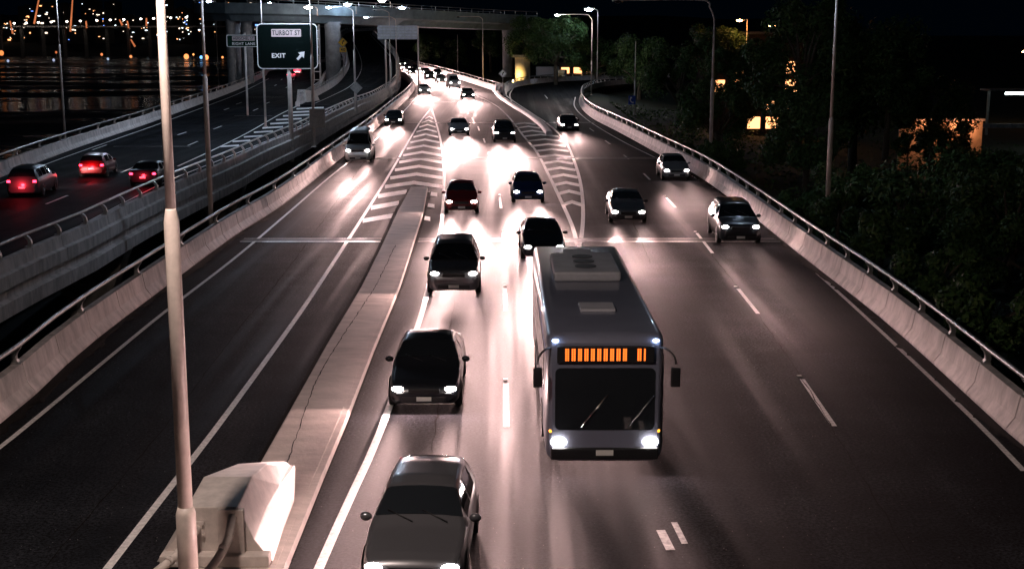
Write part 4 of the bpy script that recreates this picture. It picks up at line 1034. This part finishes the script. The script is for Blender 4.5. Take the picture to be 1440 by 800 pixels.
for i in range(5):
    for j in range(4):
        if rng.random() < .7: wins.append((-4.4 + i * 2.2, 1.5 + j * 2.2, 1.5, 1.4, M_OR if rng.random() < .75 else M_WW))
building(Vector((q.x, q.y, -3)), 12.5, 9, 12, 'building with warm orange lit windows seen through the trees on the right', wins, m=mat('orange_wall', (.04, .028, .02), .9, spec=.1))
for px, py, d, pw in ((1041, 28, 150, 500), (1087, 36, 150, 300), (1441, 72, 200, 300)):
    q = D(px, py, d); street_lamp(Vector((q.x + .8, q.y, -2)), q.z + 2 - .1, (-1, 0), .5, {1041: 'orange glowing lamp left of the two above the orange lit building', 1087: 'small orange glowing lamp right of the two above the orange lit building', 1441: 'small lamp at the right picture edge'}[px], r=.08, power=pw, color=(1, .45, .15), rise=.1)
q = D(1312, 200, 118); r_ = empty('lit_wall', (q.x, q.y, -3), 0, 'rendered wall lit orange behind dark leaves on the right', 'wall')
b = MB(); b.box((.6, 0, 2.3), (7.4, .3, 4.4)); b.build('wall', mat('render_orange', (.5, .36, .25), .8, noise=.3, nscale=.6), r_)
b = MB(); b.box((.6, 0, 4.6), (7.7, .6, .2)); b.build('coping', M_CONC, r_)
for x in (-.5, 2.4):
    ld = bpy.data.lights.new('wall_lamp', 'POINT'); ld.energy = 240; ld.color = (1, .42, .2); ld.shadow_soft_size = .1
    l = bpy.data.objects.new('wall_lamp_light', ld); col.objects.link(l); l.parent = r_; l.location = (x, -1.0, 4.0)
    b = MB(); b.box((x, -.35, 4.25), (.25, .45, .12)); b.build('wall_lamp', mat('wall_lamp_lens', (1, .6, .3), .4, emit=(1, .45, .18), es=8), r_)
treeat(3, 1330, 208, 112, 1.0, 'bush whose dark leaves stand against the orange lit wall', group=GB, name='bush', cat='bush')
treeat(3, 1278, 205, 112, .7, 'bush left of the one in front of the orange lit wall', group=GB, name='bush', cat='bush')
q = D(1428, 131, 150); r_ = empty('station_roof', (q.x, q.y, -2), 0, 'platform canopy with a bright white light strip at the right picture edge', 'canopy')
b = MB(); b.box((2, 0, q.z + 2 + .35), (11, 3, .2)); b.build('roof', M_FASC, r_)
b = MB(); b.box((1.2, -1.2, q.z + 2), (5.6, .18, .28), bevel=.05); b.build('light_strip', mat('tube_white', (1, 1, 1), .3, emit=(.8, 1, 1), es=10), r_)
for x in (-3, 2, 7):
    b = MB(); b.box((x, 0, (q.z + 2) / 2), (.25, .25, q.z + 2.4)); b.build('column', M_STEEL, r_)
b = MB(); b.box((0, -1.4, q.z + 2 - 3.6), (16, .2, .5)); b.build('fascia', M_CONC, r_)
# white service vehicles and low wall behind slip road
q = G(776, 106, 1.0); r_ = empty('truck', (q.x, q.y + 6, 0), R(75), 'white service truck parked beyond the slip road barrier under the green tree', 'truck')
b = MB(); b.box((0, .7, 1.5), (2.2, 4.2, 1.9), bevel=.06); b.build('cargo_box', mat('truck_white', (.6, .62, .66), .5), r_)
b = MB(); b.box((0, -2.3, 1.15), (2.1, 1.6, 1.5), bevel=.25); cb = b.build('cab', mat('truck_white', (.6, .62, .66), .5), r_)
b = MB(); b.box((0, -3.05, 1.5), (1.7, .12, .6), bevel=.04); b.build('windscreen', M_GLASS, cb)
for sx in (-1, 1):
    for yy in (-2.2, 1.8):
        b = MB(); b.tube([(sx * .85, yy, .42), (sx * 1.08, yy, .42)], .42, 18); b.build('wheel', M_RUBBER, r_)
q = D(800, 96, 300); building(Vector((q.x + 2, q.y, -1)), 9, 5, 3.2, 'low building with orange lit front behind the lamp lit tree', [(-2.8, 1.7, 1.8, 1.4, M_OR), (0, 1.7, 1.8, 1.4, M_OR), (2.8, 1.7, 1.8, 1.4, M_OR)])
# ------------------------------------------------------------------ river side piers of the left deck
for i, (x, y) in enumerate(((-20.5, 34), (-20.7, 66), (-21.0, 98), (-21.6, 130), (-22.4, 162))):
    r_ = empty('deck_pier', (x - .6, y, -11), 0, 'tapered concrete pier under the riverside road, %s from the camera' % ['first', 'second', 'third', 'fourth', 'fifth'][i], 'pier', 'piers under the riverside road')
    b = MB(); b.loft([[(-.9, -.6, 0), (.7, -.6, 0), (.7, .6, 0), (-.9, .6, 0)], [(-1.2, -.6, 7), (.9, -.6, 7), (.9, .6, 7), (-1.2, .6, 7)], [(-3.4, -.7, 9.6), (1.9, -.7, 9.6), (1.9, .7, 9.6), (-3.4, .7, 9.6)]]); b.build('column', M_FASC, r_)
for i, (x, y) in enumerate(((-13.2, 40), (-12.6, 76), (-13.6, 112), (-15.2, 150))):
    b = MB(); b.tube([(0, 0, 0), (0, 0, 10.5)], .8, 20); o = b.build('deck_pier', M_FASC); o.location = (x + 2, y, -11); tag(o, 'round concrete pier under the left edge of the main road, %s from the camera' % ['first', 'second', 'third', 'fourth'][i], 'pier', 'piers under the main road')
# ------------------------------------------------------------------ far bank city
hill = MB(); rng = random.Random(9); g = []
for j in range(6):
    row = []
    for i in range(40):
        x = -1400 + i * 44; y = 1050 + j * 130
        row.append(hill.bm.verts.new((x, y, -11 + (0 if j == 0 else 3 + j * 7 + rng.uniform(-3, 5)))))
    g.append(row)
for j in range(5):
    for i in range(39):
        f = hill.bm.faces.new((g[j][i], g[j][i + 1], g[j + 1][i + 1], g[j + 1][i])); f.smooth = True
tag(hill.build('far_hill', M_GROUND), kind='structure')
WM = [M_OR, M_WW, M_WW, M_WB, mat('window_green', (.6, 1, .7), .5, emit=(.5, 1, .7), es=2), mat('window_cool', (.8, .9, 1), .5, emit=(.75, .9, 1), es=4)]
wn = {}
for i, m in enumerate(WM):
    b = MB(); b.box((0, 0, 0), (1, .1, 1)); me = b.mesh('window'); me.materials.append(m); wn[i] = me
rng = random.Random(21)
descr = ['broad', 'narrow', 'low', 'tall', 'stepped', 'squat']
nb = 0
for i in range(24):
    px = -20 + i * 18 + rng.uniform(-5, 5); 
    if px > 360: continue
    d = rng.uniform(1080, 1400); k = d / F
    w = rng.uniform(12, 26) * k; top = rng.uniform(-14, 30); base = D(px, 62, d).z
    c = D(px, 50, d); h = D(px, top, d).z - base
    r_ = empty('city_building', (c.x, c.y, base), 0, '%s dark building with scattered lit windows on the far bank, number %d from the left' % (descr[i % 6], nb + 1), 'building', 'city buildings across the river')
    b = MB(); b.box((0, 10, h / 2), (w, 20, h)); b.build('wall', M_WALLD, r_)
    b = MB(); b.box((0, 10, h + .6), (w * .5, 8, 1.4)); b.build('roof', M_WALLD, r_)
    for q in range(rng.randint(7, 15)):
        s = rng.uniform(.7, 1.9) * k; kind = rng.choice([0, 0, 0, 1, 1, 1, 1, 2, 5, 5, 5, 1, 0, 3])
        inst('window', wn[kind], r_, (rng.uniform(-w / 2 + 1, w / 2 - 1), -.2, rng.uniform(.12, .95) * h), scale=(s * rng.choice([1, 1, 2.2]), 1, s * rng.choice([.6, 1])))
    nb += 1
# bridge over the river with lamps and self-glowing masts
def far_bridge():
    r_ = empty('river_bridge', (-560, 1010, 0), 0, 'long low footbridge over the river with leaning masts glowing orange', 'bridge'); o = Vector((-560, 1010, 0))
    zb_ = D(100, 37, 1010).z
    b = MB(); b.box((210, 0, zb_ + 0 - .5), (700, 5, 1.2)); b.build('deck', mat('bridge_grey', (.4, .36, .33), .7), r_)
    mm = mat('glowing_mast', (.7, .3, .15), .5, emit=(1, .28, .10), es=.55)  # orange light on the masts is put in as emission
    for (x0, y0_, x1, y1_) in ((18, 48, 14, 30), (48, 34, 56, -8), (99, 45, 102, 0), (122, 40, 121, 30), (172, 36, 168, 28), (181, 40, 179, 30), (206, 37, 206, 26), (190, 66, 184, 56)):
        a = D(x0, y0_, 1008) - o; c_ = D(x1, y1_, 1008) - o
        b = MB(); b.tube([a, c_], [.75, .5], 8); b.build('mast', mm, r_)
    for x in range(0, 240, 30):
        q = D(x, 40, 1010) - o; b = MB(); b.box((q.x, 0, (zb_ - 10) / 2 - .5), (2, 3, zb_ + 10)); b.build('pier', M_FASC, r_)
far_bridge()
for i, px in enumerate((20, 37, 54, 72, 94, 113, 136, 155, 174, 198, 216, 240, 262)):
    q = D(px, 34 - px * .035, 1004); root = empty('bridge_lamp', (q.x, q.y, q.z - 5), 0, 'small white lamp on the far bridge, %s from the left' % ['first', 'second', 'third', 'fourth', 'fifth', 'sixth', 'seventh', 'eighth', 'ninth', 'tenth', 'eleventh', 'twelfth', 'thirteenth'][i], 'street lamp', 'lamps on the river bridge')
    b = MB(); b.tube([(0, 0, 0), (0, 0, 4.8)], .12, 6); b.build('pole', M_STEEL, root)
    b = MB(); b.ell((0, 0, 5), (.95, .5, .6), 8); b.build('lamp_head', mat('far_lamp', (1, 1, 1), .5, emit=(1, .9, .8), es=9), root)
# bank side lights with reflections on the water
for i, (px, py, c_, s, es) in enumerate(((2, 78, (1, .3, .08), 3.2, 14), (79, 77, (1, .25, .08), 1.5, 8), (143, 80, (1, .3, .1), 1.6, 14), (184, 83, (1, .35, .12), 1.8, 14), (226, 82, (1, .32, .08), 2, 14), (262, 83, (1, .32, .10), 3.2, 12), (272, 80, (1, .4, .12), 1.2, 14), (283, 84, (.2, .5, 1), 2, 12), (290, 84, (1, .32, .1), 3.0, 14), (313, 84, (1, .33, .1), 1.3, 14), (325, 86, (.2, .5, 1), 1.6, 10), (334, 84, (1, .33, .1), 2.6, 14), (147, 40, (.05, .15, 1), 2.2, 16), (76, 96, (.6, .7, 1), 1.5, 8), (152, 90, (.6, .75, 1), 1.5, 8), (12, 100, (.6, .7, 1), 1.5, 8))):
    d = 960 - (py - 78) * 6; q = D(px, py - 3, d)
    if q.z < -9: q.z = -8.5
    nm = 'mooring_lamp'; root = empty(nm, (q.x, q.y, -11), 0, '%s river lamp, %s, reflected in the water' % ('orange' if c_[0] == 1 else 'blue' if c_[0] < .3 else 'pale', ['at the left picture edge', 'left of the slim pole', 'right of the slim pole', 'midway between slim pole and tall pole', 'just left of the tall foreground pole', 'broad, just right of the foreground pole', 'narrow, right of the foreground pole', 'next to the second pole', 'broad, at the second pole', 'narrow, right of the second pole', 'beside the rightmost orange lamp', 'rightmost under the small green sign', 'high on the far bank', 'low, left of the slim pole', 'low, right of the slim pole', 'low, near the left picture edge'][i]), 'lamp', 'lamps along the river')
    b = MB(); b.tube([(0, 0, 0), (0, 0, q.z + 11)], .2, 6); b.build('pole', M_STEEL, root)
    b = MB(); b.ell((0, 0, q.z + 11), (s * .55, .6, s * .6), 8); b.build('lamp_head', mat('river_lamp_%d' % i, c_, .5, emit=c_, es=es * (.16 if px > 240 else .09)), root)
